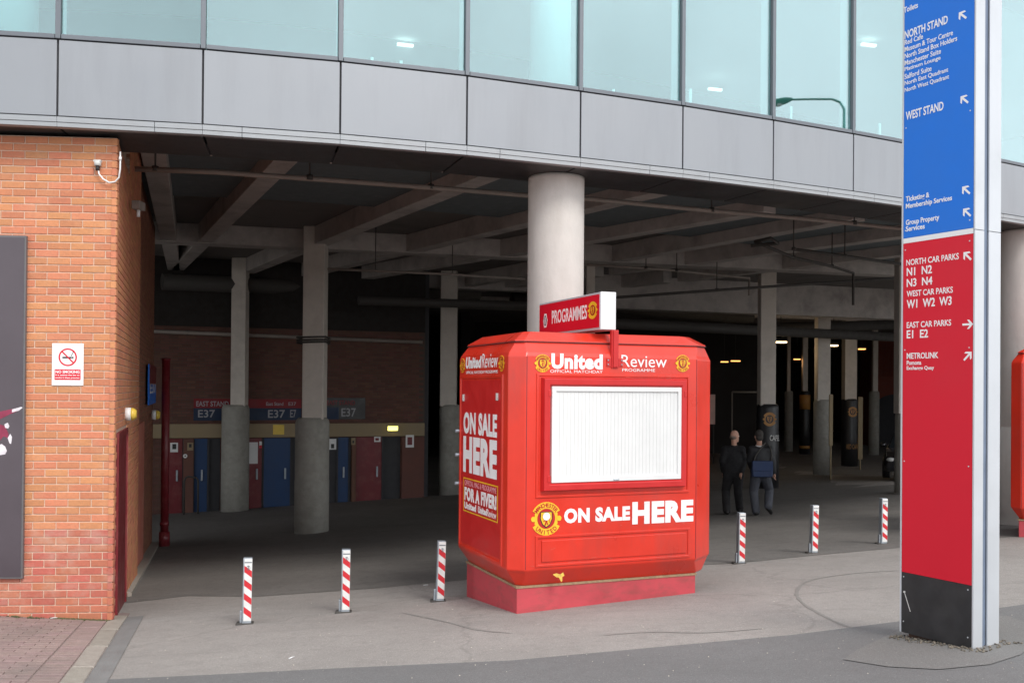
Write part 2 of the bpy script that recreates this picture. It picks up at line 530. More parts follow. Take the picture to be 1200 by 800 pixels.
def crest(M, cx, cy, r, parent, dark=False, words=True, squash=1.0):
    """round football-club crest: two ribbons with words, two footballs and a shield; sub-parts of one badge"""
    c1, c2 = (M_GOLD, M_BLACK) if dark else (M_YEL, M_CRED)
    mb = MB()
    mb.prism(disc(M, cx, cy, r * .78 * squash, r * .80, 0, 0, 48, .035, 16), .0002, .0016, M)
    # upper and lower ribbon
    for s0, s1 in ((R(28), R(152)), (R(208), R(332))):
        pts = []
        for k in range(13):
            a = s0 + (s1 - s0) * k / 12; pts.append((cx + r * 1.0 * squash * math.cos(a), cy + r * 1.0 * math.sin(a)))
        for k in range(13):
            a = s1 + (s0 - s1) * k / 12; pts.append((cx + r * .62 * squash * math.cos(a), cy + r * .62 * math.sin(a)))
        mb2 = [tuple(p) for p in pts]
        n = 13
        for k in range(12):
            mb.prism([mb2[k], mb2[k + 1], mb2[25 - k - 1], mb2[25 - k]], .0018, .0046, M)
    badge = mb.build('crest', c1, parent)
    d = MB(); d.prism(disc(M, cx, cy, r * .58 * squash, r * .60, 0, 0, 32), .0018, .0036, M)
    d.build('crest_field', c2, badge)
    so2 = MB()
    so2.prism([(cx + x * r * squash * 1.16, cy - .01 * r + y * r * 1.14) for x, y in [(-.34, .38), (.34, .38), (.36, .0), (.22, -.32), (0, -.48), (-.22, -.32), (-.36, .0)]], .0036, .0045, M)
    so2.build('crest_outline', M_BLACK, badge)
    s = MB()
    sh = [(-.34, .38), (.34, .38), (.36, .0), (.22, -.32), (0, -.48), (-.22, -.32), (-.36, .0)]
    s.prism([(cx + x * r * squash, cy + y * r) for x, y in sh], .004, .0058, M)
    s.prism(disc(M, cx - r * .84 * squash, cy, r * .15 * squash, r * .16, 0, 0, 14), .002, .0058, M)
    s.prism(disc(M, cx + r * .84 * squash, cy, r * .15 * squash, r * .16, 0, 0, 14), .002, .0058, M)
    s.build('crest_shield', c1, badge)
    g = MB()   # small ship above and red figure below on the shield
    for q in ([(-.2, .16), (.2, .16), (.26, .24), (-.26, .24)], [(-.02, .24), (.02, .24), (.02, .36), (-.02, .36)], [(.03, .25), (.16, .25), (.03, .35)],
              [(-.16, .25), (-.03, .25), (-.03, .35)], [(-.06, -.02), (.06, -.02), (.08, .09), (-.08, .09)], [(-.07, -.22), (.07, -.22), (.05, -.02), (-.05, -.02)],
              [(-.14, -.40), (-.04, -.40), (0, -.22), (-.07, -.22)], [(.04, -.38), (.12, -.34), (.07, -.22), (0, -.22)], [(-.20, -.12), (-.05, -.05), (-.05, -.10), (-.18, -.18)],
              [(.05, -.05), (.19, .06), (.22, .03), (.05, -.11)], [(.20, -.25), (.23, -.25), (.23, .12), (.20, .12)]):
        g.prism([(cx + x * r * squash, cy + y * r) for x, y in q], .0062, .0074, M)
    g.build('crest_emblem', c2, badge)
    if words:
        arc_text('MANCHESTER', M, cx, cy, r * .81, R(148), R(32), r * .24, c2, badge)
        arc_text('UNITED', M, cx, cy, r * .81, R(218), R(322), r * .26, c2, badge, up=False)
    return badge

# ------------------------------------------------------------------ ground
def sheet(name, xs, ys, zf, m):
    mb = MB()
    vs = [(x, y, zf(x, y)) for y in ys for x in xs]
    n = len(xs)
    fs = [(j * n + i, j * n + i + 1, (j + 1) * n + i + 1, (j + 1) * n + i) for j in range(len(ys) - 1) for i in range(n - 1)]
    mb.add(vs, fs, True)
    return mb.build(name, m, fix=False)

xs = [-600, -200, -60, -30, -16] + [-12 + i * 1.0 for i in range(28)] + [20, 30, 60, 200, 600]
ys = [-600, -200, -60, -20, -8, -3] + [float(i) for i in range(0, 48)] + [52, 60, 75, 100, 250, 700]
gr = sheet('ground', xs, ys, gz, M_TARMAC); tag(gr, kind='structure')

# worn tarmac past the bollard seam, with the stand's shade painted into its colour
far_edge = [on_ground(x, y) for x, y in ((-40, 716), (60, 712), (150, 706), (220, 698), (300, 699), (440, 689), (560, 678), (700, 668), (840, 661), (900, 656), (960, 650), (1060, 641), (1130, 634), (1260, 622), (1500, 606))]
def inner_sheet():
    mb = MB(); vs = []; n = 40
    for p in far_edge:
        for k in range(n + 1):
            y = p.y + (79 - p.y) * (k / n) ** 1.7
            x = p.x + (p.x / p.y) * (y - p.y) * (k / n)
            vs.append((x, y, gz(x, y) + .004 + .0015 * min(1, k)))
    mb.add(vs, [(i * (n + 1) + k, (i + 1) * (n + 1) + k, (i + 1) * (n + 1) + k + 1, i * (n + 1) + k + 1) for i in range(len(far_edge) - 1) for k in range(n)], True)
    return mb.build('shade_toned_floor', M_INNER, fix=False)
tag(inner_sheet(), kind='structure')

# darker road surface in front: polygon from measured edge points, following the ground
edge = [on_ground(x, y) for x, y in ((-200, 803), (0, 800), (120, 797), (260, 790), (400, 783), (600, 774), (800, 756), (930, 744), (1050, 729), (1168, 713), (1260, 700), (1400, 690))]
def strip(name, pts_far, depth_dir, L, m, lift=.004, n=14):
    mb = MB(); vs = []
    for p in pts_far:
        for k in range(n + 1):
            q = Vector((p.x, p.y, 0)) + Vector(depth_dir) * (L * k / n)
            vs.append((q.x, q.y, gz(q.x, q.y) + lift))
    fs = [(i * (n + 1) + k, (i + 1) * (n + 1) + k, (i + 1) * (n + 1) + k + 1, i * (n + 1) + k + 1) for i in range(len(pts_far) - 1) for k in range(n)]
    mb.add(vs, fs, True)
    return mb.build(name, m, fix=False)
rd = strip('road', edge, (0, -1, 0), 12, M_ROAD); tag(rd, kind='structure')
# pale concrete patch round the foot of the totem
pp = [on_ground(x, y) for x, y in ((988, 774), (1005, 762), (1050, 741), (1072, 728), (1180, 722), (1215, 735), (1220, 748), (1196, 768), (1160, 780), (1100, 786), (1040, 782))]
cpt = sum(pp, Vector()) / len(pp)
mb = MB(); vs = [(cpt.x, cpt.y, gz(cpt.x, cpt.y) + .012)] + [(p.x, p.y, gz(p.x, p.y) + .009) for p in pp]
mb.add(vs, [(0, 1 + (i + 1) % len(pp), 1 + i) for i in range(len(pp))])
pt = mb.build('concrete_patch', M_PATCH, fix=False); tag(pt, kind='structure')

def ribbon(name, pix, wd, m, lift):
    pts = [on_ground(*p) for p in pix]
    # smooth resample
    fine = []
    for i in range(len(pts) - 1):
        for k in range(6):
            t = k / 6
            p0 = pts[max(i - 1, 0)]; p1 = pts[i]; p2 = pts[i + 1]; p3 = pts[min(i + 2, len(pts) - 1)]
            fine.append(.5 * ((2 * p1) + (-p0 + p2) * t + (2 * p0 - 5 * p1 + 4 * p2 - p3) * t * t + (-p0 + 3 * p1 - 3 * p2 + p3) * t ** 3))
    fine.append(pts[-1])
    vs = []
    for i, p in enumerate(fine):
        d = (fine[min(i + 1, len(fine) - 1)] - fine[max(i - 1, 0)]); d.z = 0; d.normalize()
        a = Vector((-d.y, d.x, 0)) * (wd / 2 * (.55 + .8 * random.random()) * min(1, (i + .3) / 3, (len(fine) - i - .5) / 3))
        for s in (-1, 1):
            q = p + a * s
            vs.append((q.x, q.y, gz(q.x, q.y) + lift))
    mb = MB(); mb.add(vs, [(2 * i, 2 * i + 1, 2 * i + 3, 2 * i + 2) for i in range(len(fine) - 1)])
    o = mb.build(name, m, fix=False)
    return tag(o, kind='structure')
M_MARK = mat('tyre_mark_tar', (.225, .213, .198), .9, var=.3, scale=30, bump=.3)
ribbon('tar_seam', [(1060, 668), (1000, 672), (950, 680), (934, 692), (940, 706), (962, 720), (985, 731), (1000, 736)], .035, M_MARK, .003)
ribbon('tar_seam', [(400, 668), (440, 672), (500, 679), (560, 676)], .035, M_MARK, .003)
ribbon('tar_seam', [(470, 718), (520, 728), (560, 738), (600, 742)], .03, M_MARK, .003)
ribbon('tar_seam', [(700, 745), (760, 741), (830, 741), (900, 736)], .018, M_MARK, .003)
ribbon('tar_seam', [(1040, 641), (990, 646), (930, 652), (900, 656), (868, 659), (840, 661)], .03, M_MARK, .003)
ribbon('tar_seam', [(220, 672), (280, 664), (330, 668), (380, 676), (440, 684)], .03, M_MARK, .003)

# ------------------------------------------------------------------ brick paved pavement at lower left
K0 = Vector((-3.86, 9.62, 0))
ka = Vector((.287, -.958, 0)).normalized()       # along the kerb, towards the street
kb = Vector((-ka.y, ka.x, 0)) * -1               # to the left, across the pavement
if kb.x > 0: kb = -kb
def pz(p):
    d = (p - K0).dot(kb)
    return gz(p.x, p.y) + .006 + .115 * max(d, 0)
gx = (pz(K0 + kb + Vector((.5, 0, 0))) - pz(K0 + kb)) / .5
gy = (pz(K0 + kb + Vector((0, .5, 0))) - pz(K0 + kb)) / .5
PN = Vector((-gx, -gy, 1)).normalized()
mb = MB()
quad = [K0 + ka * -.6, K0 + ka * 9, K0 + ka * 9 + kb * 5, K0 + ka * -.6 + kb * 5]
mb.add([(q.x, q.y, pz(q)) for q in quad] + [(q.x, q.y, pz(q) - .5) for q in quad], [(0, 1, 2, 3), (0, 4, 5, 1), (1, 5, 6, 2), (2, 6, 7, 3), (3, 7, 4, 0)])
pav = mb.build('pavement', M_BED); tag(pav, kind='structure')
bx3 = Vector((kb.x, kb.y, kb.x * gx + kb.y * gy)).normalized()
ax3 = PN.cross(bx3).normalized()
def slab_mesh(name, lx, ly, h, m, b=.004):
    mb = MB()
    r = []
    for z, i in ((0, 0), (h - b, 0), (h, b)):
        r.append([(-lx / 2 + i, -ly / 2 + i, z), (lx / 2 - i, -ly / 2 + i, z), (lx / 2 - i, ly / 2 - i, z), (-lx / 2 + i, ly / 2 - i, z)])
    mb.rings([[Vector(p) for p in q] for q in r])
    me = mb.mesh(name); me.materials.append(m)
    return me
def lay(me, name, p, lift=0, jit=.0007):
    o = bpy.data.objects.new(name, me); COL.objects.link(o); o.parent = pav
    z = PN.cross(bx3)
    Mx = Matrix(((bx3.x, ax3.x, PN.x, p.x), (bx3.y, ax3.y, PN.y, p.y), (bx3.z, ax3.z, PN.z, pz(p) - .0235 + lift + random.uniform(-jit, jit)), (0, 0, 0, 1)))
    o.matrix_local = Mx @ Matrix.Rotation(random.uniform(-.008, .008), 4, 'Z')
    return o
m_kerb = slab_mesh('kerb_stone', .155, .90, .034, M_KERB, .006)
m_sold = slab_mesh('edge_paver', .196, .096, .030, M_PAVER)
m_pav = slab_mesh('paver', .1978, .096, .030, M_PAVER)
for k in range(5):
    lay(m_kerb, 'kerb_stone', K0 + ka * (.1 + .455 + .91 * k - .45) + kb * .08)
for k in range(36):
    lay(m_sold, 'edge_paver', K0 + ka * (-.0 + .1 * k) + kb * .265)
cnt = 0
m_half = slab_mesh('paver', .096, .096, .030, M_PAVER)
for k in range(33):
    for j in range(8):
        p = K0 + ka * (.0 + .1 * k) + kb * (.475 + .2 * j + (.1 if k % 2 else 0))
        if k < 7 and p.y > 9.52 - .08 * (-3.9 - p.x): pass
        lay(m_pav, 'paver', p); cnt += 1
    if k % 2: lay(m_half, 'paver', K0 + ka * (.1 * k) + kb * .425)
# dark gutter strip beside the kerb
mb = MB(); vs = []
for k in range(20):
    for s in (.0, -.16):
        q = K0 + ka * (-.3 + .5 * k) + kb * s
        vs.append((q.x, q.y, gz(q.x, q.y) + .006))
mb.add(vs, [(2 * i, 2 * i + 2, 2 * i + 3, 2 * i + 1) for i in range(19)])
tag(mb.build('gutter', M_GUTTER, fix=False), kind='structure')

# ------------------------------------------------------------------ brick building at the left
CW = Vector((-3.97, 9.6, 0))
wf = Vector((-math.cos(R(4.5)), -math.sin(R(4.5)), 0))       # along the front wall, to the left
sf = Vector((-.31, .951, 0)).normalized()                    # along the side wall, into the concourse
nfront = Vector((wf.y, -wf.x, 0)); nfront = nfront if nfront.y < 0 else -nfront
nside = Vector((sf.y, -sf.x, 0)); nside = nside if nside.x > 0 else -nside
bb = empty('brick_building', (0, 0, 0), 0, 'orange brick building corner at the left with poster board and no smoking sign', 'building')
ZT = 4.575
B_LO = -.42
core_in = .012
mb = MB()
i1 = CW - nfront * core_in - nside * core_in
poly = [i1, i1 + wf * 6, i1 + wf * 6 - nfront * 3, i1 - nside * 1.2 - nfront * 3, i1 + sf * 2.0 - nside * .6, i1 + sf * 2.0]
mb.prism([(p.x, p.y) for p in poly], B_LO - .3, ZT)
mb.build('mortar_wall', M_MORTAR, bb)
# brick mesh: centred, x along wall, y depth, z up
def brick_mesh(name, L=.215, H=.0655, D=.05, m=M_BRICK, b=.004):
    mb = MB()
    r = []
    for y, i in ((D, 0), (b, 0), (0, b)):
        r.append([Vector(p) for p in ((-L / 2 + i, y, -H / 2 + i), (L / 2 - i, y, -H / 2 + i), (L / 2 - i, y, H / 2 - i), (-L / 2 + i, y, H / 2 - i))])
    mb.rings(r)
    me = mb.mesh(name)
    bm = bmesh.new(); bm.from_mesh(me); bmesh.ops.recalc_face_normals(bm, faces=bm.faces); bm.to_mesh(me); bm.free()
    me.materials.append(m)
    return me
bm_up, bm_lo = brick_mesh('brick'), brick_mesh('brick', m=M_BRICK_LOW)
bh_up, bh_lo = brick_mesh('brick', L=.1025), brick_mesh('brick', L=.1025, m=M_BRICK_LOW)
stuffU, stuffL = MB(), MB()
COURSE = .0752
NC = 67
parts_count = 0
def brick_matrix(p, xdir, ndir):
    yd = -ndir
    return Matrix(((xdir.x, yd.x, 0, p.x), (xdir.y, yd.y, 0, p.y), (0, 0, 1, p.z), (0, 0, 0, 1)))
def add_to(mb, L, M):
    H, D, b = .0655, .05, .004
    r = []
    for y, i in ((D, 0), (b, 0), (0, b)):
        r.append([M @ Vector(p) for p in ((-L / 2 + i, y, -H / 2 + i), (L / 2 - i, y, -H / 2 + i), (L / 2 - i, y, H / 2 - i), (-L / 2 + i, y, H / 2 - i))])
    mb.rings(r)
for c in range(NC):
    z = ZT - .04 - c * COURSE
    low = z < .64
    cursor = 0.0
    first = True
    while cursor < 3.2:
        L = .1025 if (first and c % 2) else .215
        first = False
        s = cursor + L / 2
        off = random.uniform(-.0012, .0012)
        p = CW + wf * s + nfront * off; p.z = z + random.uniform(-.001, .001)
        Mx = brick_matrix(p, -wf, nfront)
        visible = (s < .96) or (z < .18 and s < 1.25) or (z > 3.62 and s < 1.30)
        if visible and parts_count < 297:
            me = (bm_lo if low else bm_up) if L > .2 else (bh_lo if low else bh_up)
            o = bpy.data.objects.new('brick', me); COL.objects.link(o); o.parent = bb; o.matrix_local = Mx
            parts_count += 1
        else:
            add_to(stuffL if low else stuffU, L, Mx)
        cursor += L + .010
# side face of the corner
for c in range(NC):
    z = ZT - .04 - c * COURSE
    low = z < .64
    cursor = 0.0; first = True
    while cursor < 1.95:
        L = .1025 if (first and not c % 2) else .215
        first = False
        s = cursor + L / 2 + .002
        p = CW + sf * s; p.z = z
        if not (.33 < s < 1.72 and z < 1.62):
            add_to(stuffL if low else stuffU, L, brick_matrix(p, sf, nside))
        cursor += L + .010
tag(stuffU.build('brickwork', M_BRICK, bb, fix=False), kind='stuff')
tag(stuffL.build('lower_brickwork', M_BRICK_LOW, bb, fix=False), kind='stuff')
# red door in the side wall
def on_side(s, z, out_=0):
    p = CW + sf * s + nside * out_; p.z = z
    return p
def side_box(name, s0, s1, z0, z1, o0, o1, m, parent, bevel=0):
    mb = MB()
    Mx = frame((0, 0, 0), sf, (0, 0, 1))
    vs = [on_side(s, z, o) for o in (o0, o1) for s, z in ((s0, z0), (s1, z0), (s1, z1), (s0, z1))]
    mb.add(vs, [(0, 1, 2, 3), (7, 6, 5, 4), (0, 4, 5, 1), (1, 5, 6, 2), (2, 6, 7, 3), (3, 7, 4, 0)])
    return mb.build(name, m, parent, bevel)
door = side_box('side_door', .42, 1.6, -.6, 1.55, -.008, .006, M_MAROON, bb)
for a in ((.33, .42, -.6, 1.61), (1.6, 1.70, -.6, 1.61), (.42, 1.6, 1.55, 1.61)):
    side_box('door_frame', *a, -.006, .02, M_MAROON, door)
side_box('door_closer_strip', 1.63, 1.66, -.3, 1.5, .0205, .024, M_BRICK_LOW, door)
# pier and inner side wall: brown brick in joined brickwork
def brick_run(s0, s1, z0, z1, out_, m, mort, parent, skip=None):
    side_box('mortar_wall', s0, s1, z0, z1, out_ - .6, out_ - .010, mort, parent)
    mbk = MB()
    c = 0; z = z1 - .04
    while z > z0:
        cur = s0 + (0 if c % 2 else -.1)
        while cur < s1:
            a, b = max(cur, s0), min(cur + .215, s1)
            if b - a > .03:
                add_to(mbk, b - a, brick_matrix(on_side((a + b) / 2, z, out_ + random.uniform(-.001, .001)), sf, nside))
            cur += .225
        z -= COURSE; c += 1
    tag(mbk.build('brickwork', m, parent, fix=False), kind='stuff')
brick_run(1.96, 4.2, -1.0, 5.4, -.004, M_BRICK, M_MORTAR, bb)
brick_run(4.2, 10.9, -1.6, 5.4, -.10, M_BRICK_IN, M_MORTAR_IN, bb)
# end return of the inner wall
# second steel door and plinth kerb along the inner wall
side_box('inner_door', 5.2, 7.0, -1.2, 1.5, -.096, -.07, M_BRICK_LOW, bb)
mb = MB()
vs = []
for k in range(12):
    s = 2.1 + k * .8
    a = on_side(s, 0, -.11 if s > 4.2 else -.01); b = on_side(s, 0, .05)
    for q, h in ((a, .07), (b, .05), (b, -.2)):
        vs.append((q.x, q.y, gz(q.x, q.y) + h))
mb.add(vs, [(3 * i + j, 3 * i + 3 + j, 3 * i + 4 + j, 3 * i + 1 + j) for i in range(11) for j in range(2)] + [(0, 1, 2)])
tag(mb.build('plinth_kerb', M_KERB, fix=False), kind='structure')
# moss and grit where the wall meets the pavement
mb = MB()
for k in range(210):
    s = random.choice([random.uniform(0, .35), random.uniform(0, 1.1), random.gauss(.45, .05)])
    p = CW + wf * s + nfront * random.uniform(.0, .06)
    z = max(pz(p) + .004, gz(p.x, p.y) + .004)
    r = random.uniform(.003, .017)
    mb.ball((p.x, p.y, z), (r * 1.4, r, r * .7), 6, 4)
tag(mb.build('moss', M_MOSS, fix=False), 'green moss along the foot of the brick wall beside the paving', 'moss', kind='stuff')

# poster board on the front wall
def on_front(px, py, off=0.0):
    """point of the front wall plane (+off outwards) on the sight line"""
    r = ray(px, py); o = CW + nfront * off
    t = o.dot(nfront) / (r.x * nfront.x + r.y * nfront.y)
    return Vector((r.x * t, t, CZ + r.z * t))
def fs(px, py, off=0.0):
    p = on_front(px, py, off); return (p - CW).dot(wf), p.z
FM = frame(CW, -wf, (0, 0, 1))     # local x to the right along the wall, y up, z outwards
def fp(px, py, off=0.0):
    s, z = fs(px, py, off); return -s, z
po = empty('poster_board', (0, 0, 0), 0, 'tall dark poster board on the brick wall at the left edge', 'poster')
x1, z1 = fp(30.5, 276, .05); _, z0 = fp(27, 678, .05)
mb = MB(); mb.box((x1 - 2.2, z0, .004), (x1, z1, .045), FM)
mb.build('board', M_POSTER2, po, .004)
mb = MB(); mb.box((x1 - 2.17, z0 + .02, .0455), (x1 - .018, z1 - .02, .049), FM)
face = mb.build('print', M_POSTER, po)
def poly_print(name, pix, m, parent, h=.0505):
    mb = MB(); mb.prism([fp(x, y, h) for x, y in pix], .0492, h, FM); return mb.build(name, m, parent)
poly_print('printed_sleeve', [(-12, 486), (0, 482), (14, 479), (22, 478), (22, 481), (12, 485), (0, 491), (-12, 500)], M_MAGENTA, face)
poly_print('printed_glove', [(14, 479.5), (25, 476.5), (26.5, 477.5), (22, 481), (14, 483)], M_PRINTW, face, .0512)
poly_print('printed_shirt', [(-14, 498), (0, 497), (6, 499), (10, 508), (9, 513), (4, 511), (0, 516), (-14, 522)], M_MAGENTA, face)
poly_print('printed_hand', [(5, 497), (9, 495), (11, 499), (9.5, 502), (6, 501)], M_PRINTW, face, .0512)
poly_print('printed_ball', [(-3, 522), (2, 520), (6, 523), (8, 528), (6, 532), (0, 533), (-4, 530)], M_PRINTW, face)
poly_print('printed_stripe', [(9, 513), (12, 508), (14, 512), (13, 520), (11, 519)], M_PRINTW, face, .0512)

# no smoking sign
ns = empty('no_smoking_sign', (0, 0, 0), 0, 'white no smoking sign with red ring and red text panel on the brick wall', 'sign')
xa, zt = fp(61.5, 402); xb, zb = fp(98, 451.5)
mb = MB(); mb.box((xa, zb, .0025), (xb, zt, .009), FM); mb.build('plate', M_WHITE, ns, .001)
sx = xb - xa; sy = zt - zb
cx, cz_ = (xa + xb) / 2, zb + sy * .67
mb = MB()
rr, ri = sx * .29, sx * .245
for k in range(32):
    a, b = 2 * math.pi * k / 32, 2 * math.pi * (k + 1) / 32
    mb.prism([(cx + rr * math.cos(a), cz_ + rr * math.sin(a)), (cx + rr * math.cos(b), cz_ + rr * math.sin(b)), (cx + ri * math.cos(b), cz_ + ri * math.sin(b)), (cx + ri * math.cos(a), cz_ + ri * math.sin(a))], .0095, .0112, FM)
d = .7071
bw = sx * .02
mb.prism([(cx - ri * d - bw * d, cz_ + ri * d - bw * d), (cx + ri * d - bw * d, cz_ - ri * d - bw * d), (cx + ri * d + bw * d, cz_ - ri * d + bw * d), (cx - ri * d + bw * d, cz_ + ri * d + bw * d)], .0095, .0114, FM)
mb.build('prohibition_ring', M_SRED, ns)
mb = MB(); mb.box((cx - sx * .17, cz_ - .012, .0093), (cx + sx * .12, cz_ + .004, .0105), FM); mb.box((cx + sx * .13, cz_ - .012, .0093), (cx + sx * .18, cz_ + .004, .0105), FM)
for k in range(5):
    mb.box((cx + sx * (.10 + .02 * k), cz_ + .01 + .012 * k, .0093), (cx + sx * (.125 + .02 * k), cz_ + .02 + .012 * k, .0105), FM)
mb.build('cigarette_symbol', M_BLACK, ns)
mb = MB(); mb.box((xa + sx * .09, zb + sy * .13, .0093), (xb - sx * .09, zb + sy * .38, .0108), FM); mb.build('text_panel', M_SRED, ns)
text('NO SMOKING', FM @ Matrix.Translation((0, 0, .011)), xa + sx * .12, xb - sx * .12, zb + sy * .285, zb + sy * .355, M_VINYL, ns, .03)
text('It is against the law to', FM @ Matrix.Translation((0, 0, .011)), xa + sx * .12, xb - sx * .12, zb + sy * .215, zb + sy * .265, M_VINYL, ns, .02)
text('smoke in these premises', FM @ Matrix.Translation((0, 0, .011)), xa + sx * .12, xb - sx * .12, zb + sy * .15, zb + sy * .20, M_VINYL, ns, .02)

# sensor with looped cable at the top of the corner
sn = empty('wall_sensor', (0, 0, 0), 0, 'small grey sensor with looped white cable high on the brick corner', 'sensor')
p = on_front(114.5, 191, .045)
mb = MB(); mb.tube([p + Vector((0, 0, .02)), p + Vector((.0, 0, -.03))], .033, 12); mb.box((-.035, -.02, .01), (.035, .02, .028), Matrix.Translation(p))
mb.build('sensor_body', M_PLASTIC, sn)
mb = MB(); mb.tube([p + Vector((0, 0, -.03)), p + Vector((0, 0, -.075))], .02, 10); mb.tube([p, p + nfront * -.06], .014, 8)
mb.build('cable_gland', M_BLACK, sn)
pts = [on_front(x, y, o) for x, y, o in ((115, 197, .045), (116, 204, .045), (121, 210, .045), (128, 214, .04), (135, 213, .04), (139.5, 208, .05), (140.8, 198, .07), (141, 188, .07), (141, 178, .05))]
mb = MB(); mb.tube(pts, .008, 8); mb.tube([pts[-2] + Vector((0, 0, .0)), pts[-2] + Vector((0, 0, .035))], .014, 8)
mb.build('cable', M_WHITE, sn)

# fixtures on the side wall
def side_at(px, py, out_):
    r = ray(px, py); o = CW + nside * out_
    t = o.dot(nside) / (r.x * nside.x + r.y * nside.y)
    return Vector((r.x * t, t, CZ + r.z * t))
for (px, py, o, sc_, lab) in ((147, 485, .0, 1.0, 'round yellow alarm beacon with white cap on the brick corner above the red door'),
                             (178, 486, -.06, 1.25, 'round yellow alarm beacon farther along the passage wall below the small dark sign')):
    e = empty('alarm_beacon', (0, 0, 0), 0, lab, 'alarm', 'alarm beacons on the side wall')
    p = side_at(px, py, o)
    mb = MB(); mb.tube([p, p + nside * .06 * sc_], .075 * sc_, 16); mb.build('housing', M_WHITE, e)
    mb = MB(); mb.tube([p + nside * .06 * sc_, p + nside * .085 * sc_, p + nside * .12 * sc_], [.072 * sc_, .07 * sc_, .045 * sc_], 16); mb.build('lens', M_YPLAST, e)
e = empty('passage_sign', (0, 0, 0), 0, 'small navy sign with maroon top on the dim passage wall', 'sign')
p0 = side_at(173, 452, -.06); p1 = side_at(181, 452, -.06)
s0, s1 = (p0 - CW).dot(sf), (p1 - CW).dot(sf)
zt, zb = side_at(177, 428, -.06).z, side_at(177, 473, -.06).z
side_box('plate', s0, s1, zb, zt, -.058, -.03, M_SBLUE, e)
side_box('header', s0, s1, zt - .35, zt, -.029, -.026, M_MAROON, e)
SM = frame(CW + nside * -.0285, -sf, (0, 0, 1))
SM = frame(CW + nside * -.0285, sf, (0, 0, 1))
if (SM.to_3x3() @ Vector((0, 0, 1))).dot(nside) < 0: SM = frame(CW + nside * -.0285, -sf, (0, 0, 1))
sgn = 1 if (SM.to_3x3() @ Vector((1, 0, 0))).dot(sf) > 0 else -1
xa, xb = sorted((s0 * sgn, s1 * sgn))
text('EAST STAND', SM, xa + .05, xb - .05, zb + .45, zb + .58, M_VINYL, e, .01)
text('E37', SM, xa + .2, xb - .2, zb + .2, zb + .4, M_VINYL, e, .01)
e = empty('flood_light', (0, 0, 0), 0, 'small white box light high on the inner brick wall', 'light')
p = side_at(158, 241, .06)
mb = MB(); mb.box((-.05, -.09, -.05), (.05, .09, .05), Matrix.Translation(p + nside * .04)); mb.build('housing', M_PIPE, e, .01)
mb = MB(); mb.tube([p + nside * .04 + Vector((0, 0, -.05)), p + nside * .04 + Vector((0, 0, -.13))], .02, 10); mb.build('sensor', M_WHITE, e)

# dark red standpipe at the end of the side wall
g = on_ground(192.5, 640)
e = empty('red_standpipe', g, 0, 'dark red vertical pipe standing at the inner end of the brick side wall', 'pipe')
mb = MB(); mb.tube([(0, 0, -.1), (0, 0, 3.75)], .078, 16); mb.build('pipe', M_MAROON, e)
for a_, b_, r_ in ((3.75, 3.80, .09), (0, .3, .105), (.42, .5, .09)):
    mb = MB(); mb.tube([(0, 0, a_), (0, 0, b_)], r_, 16); mb.build('collar', M_MAROON, e)

# ------------------------------------------------------------------ stand building: curved facade, soffit, concourse roof
sb = empty('stand_building', (0, 0, 0), 0, 'curved stand facade of grey panels and tinted glass over an open dark concourse', 'building')
heads = {-6: 0, -5: 1, -4: 2, -3: 4, -2: 6.5, -1: 8.5, 0: 10.6, 1: 14.2, 2: 18.2, 3: 21.8, 4: 22.8, 5: 25, 6: 26.6, 7: 28, 8: 29.2, 9: 30.4, 10: 31.5, 11: 32.5, 12: 33.5, 13: 34.5, 14: 35.5, 15: 36.5}
J = {0: Vector((-4.43, 9.29, 0))}
W_ = 1.352
for k in range(0, 16):
    J[k + 1] = J[k] + Vector((math.cos(R(heads[k])), math.sin(R(heads[k])), 0)) * W_
for k in range(-1, -7, -1):
    J[k] = J[k + 1] - Vector((math.cos(R(heads[k])), math.sin(R(heads[k])), 0)) * W_
Z_S, Z_PB, Z_PT, Z_GB, Z_GT = 4.6, 4.697, 5.455, 5.50, 8.1
def fac(k):
    a, b = J[k], J[k + 1]
    d = (b - a).normalized(); n = Vector((d.y, -d.x, 0))
    return a, b, d, n
def fbox(k, s0, s1, o0, o1, z0, z1, mb, L=W_):
    a, b, d, n = fac(k)
    vs = [a + d * s + n * o + Vector((0, 0, z)) for z in (z0, z1) for s, o in ((s0, o0), (s1, o0), (s1, o1), (s0, o1))]
    mb.add(vs, [(3, 2, 1, 0), (4, 5, 6, 7), (0, 1, 5, 4), (1, 2, 6, 5), (2, 3, 7, 6), (3, 0, 4, 7)])
G2 = .010
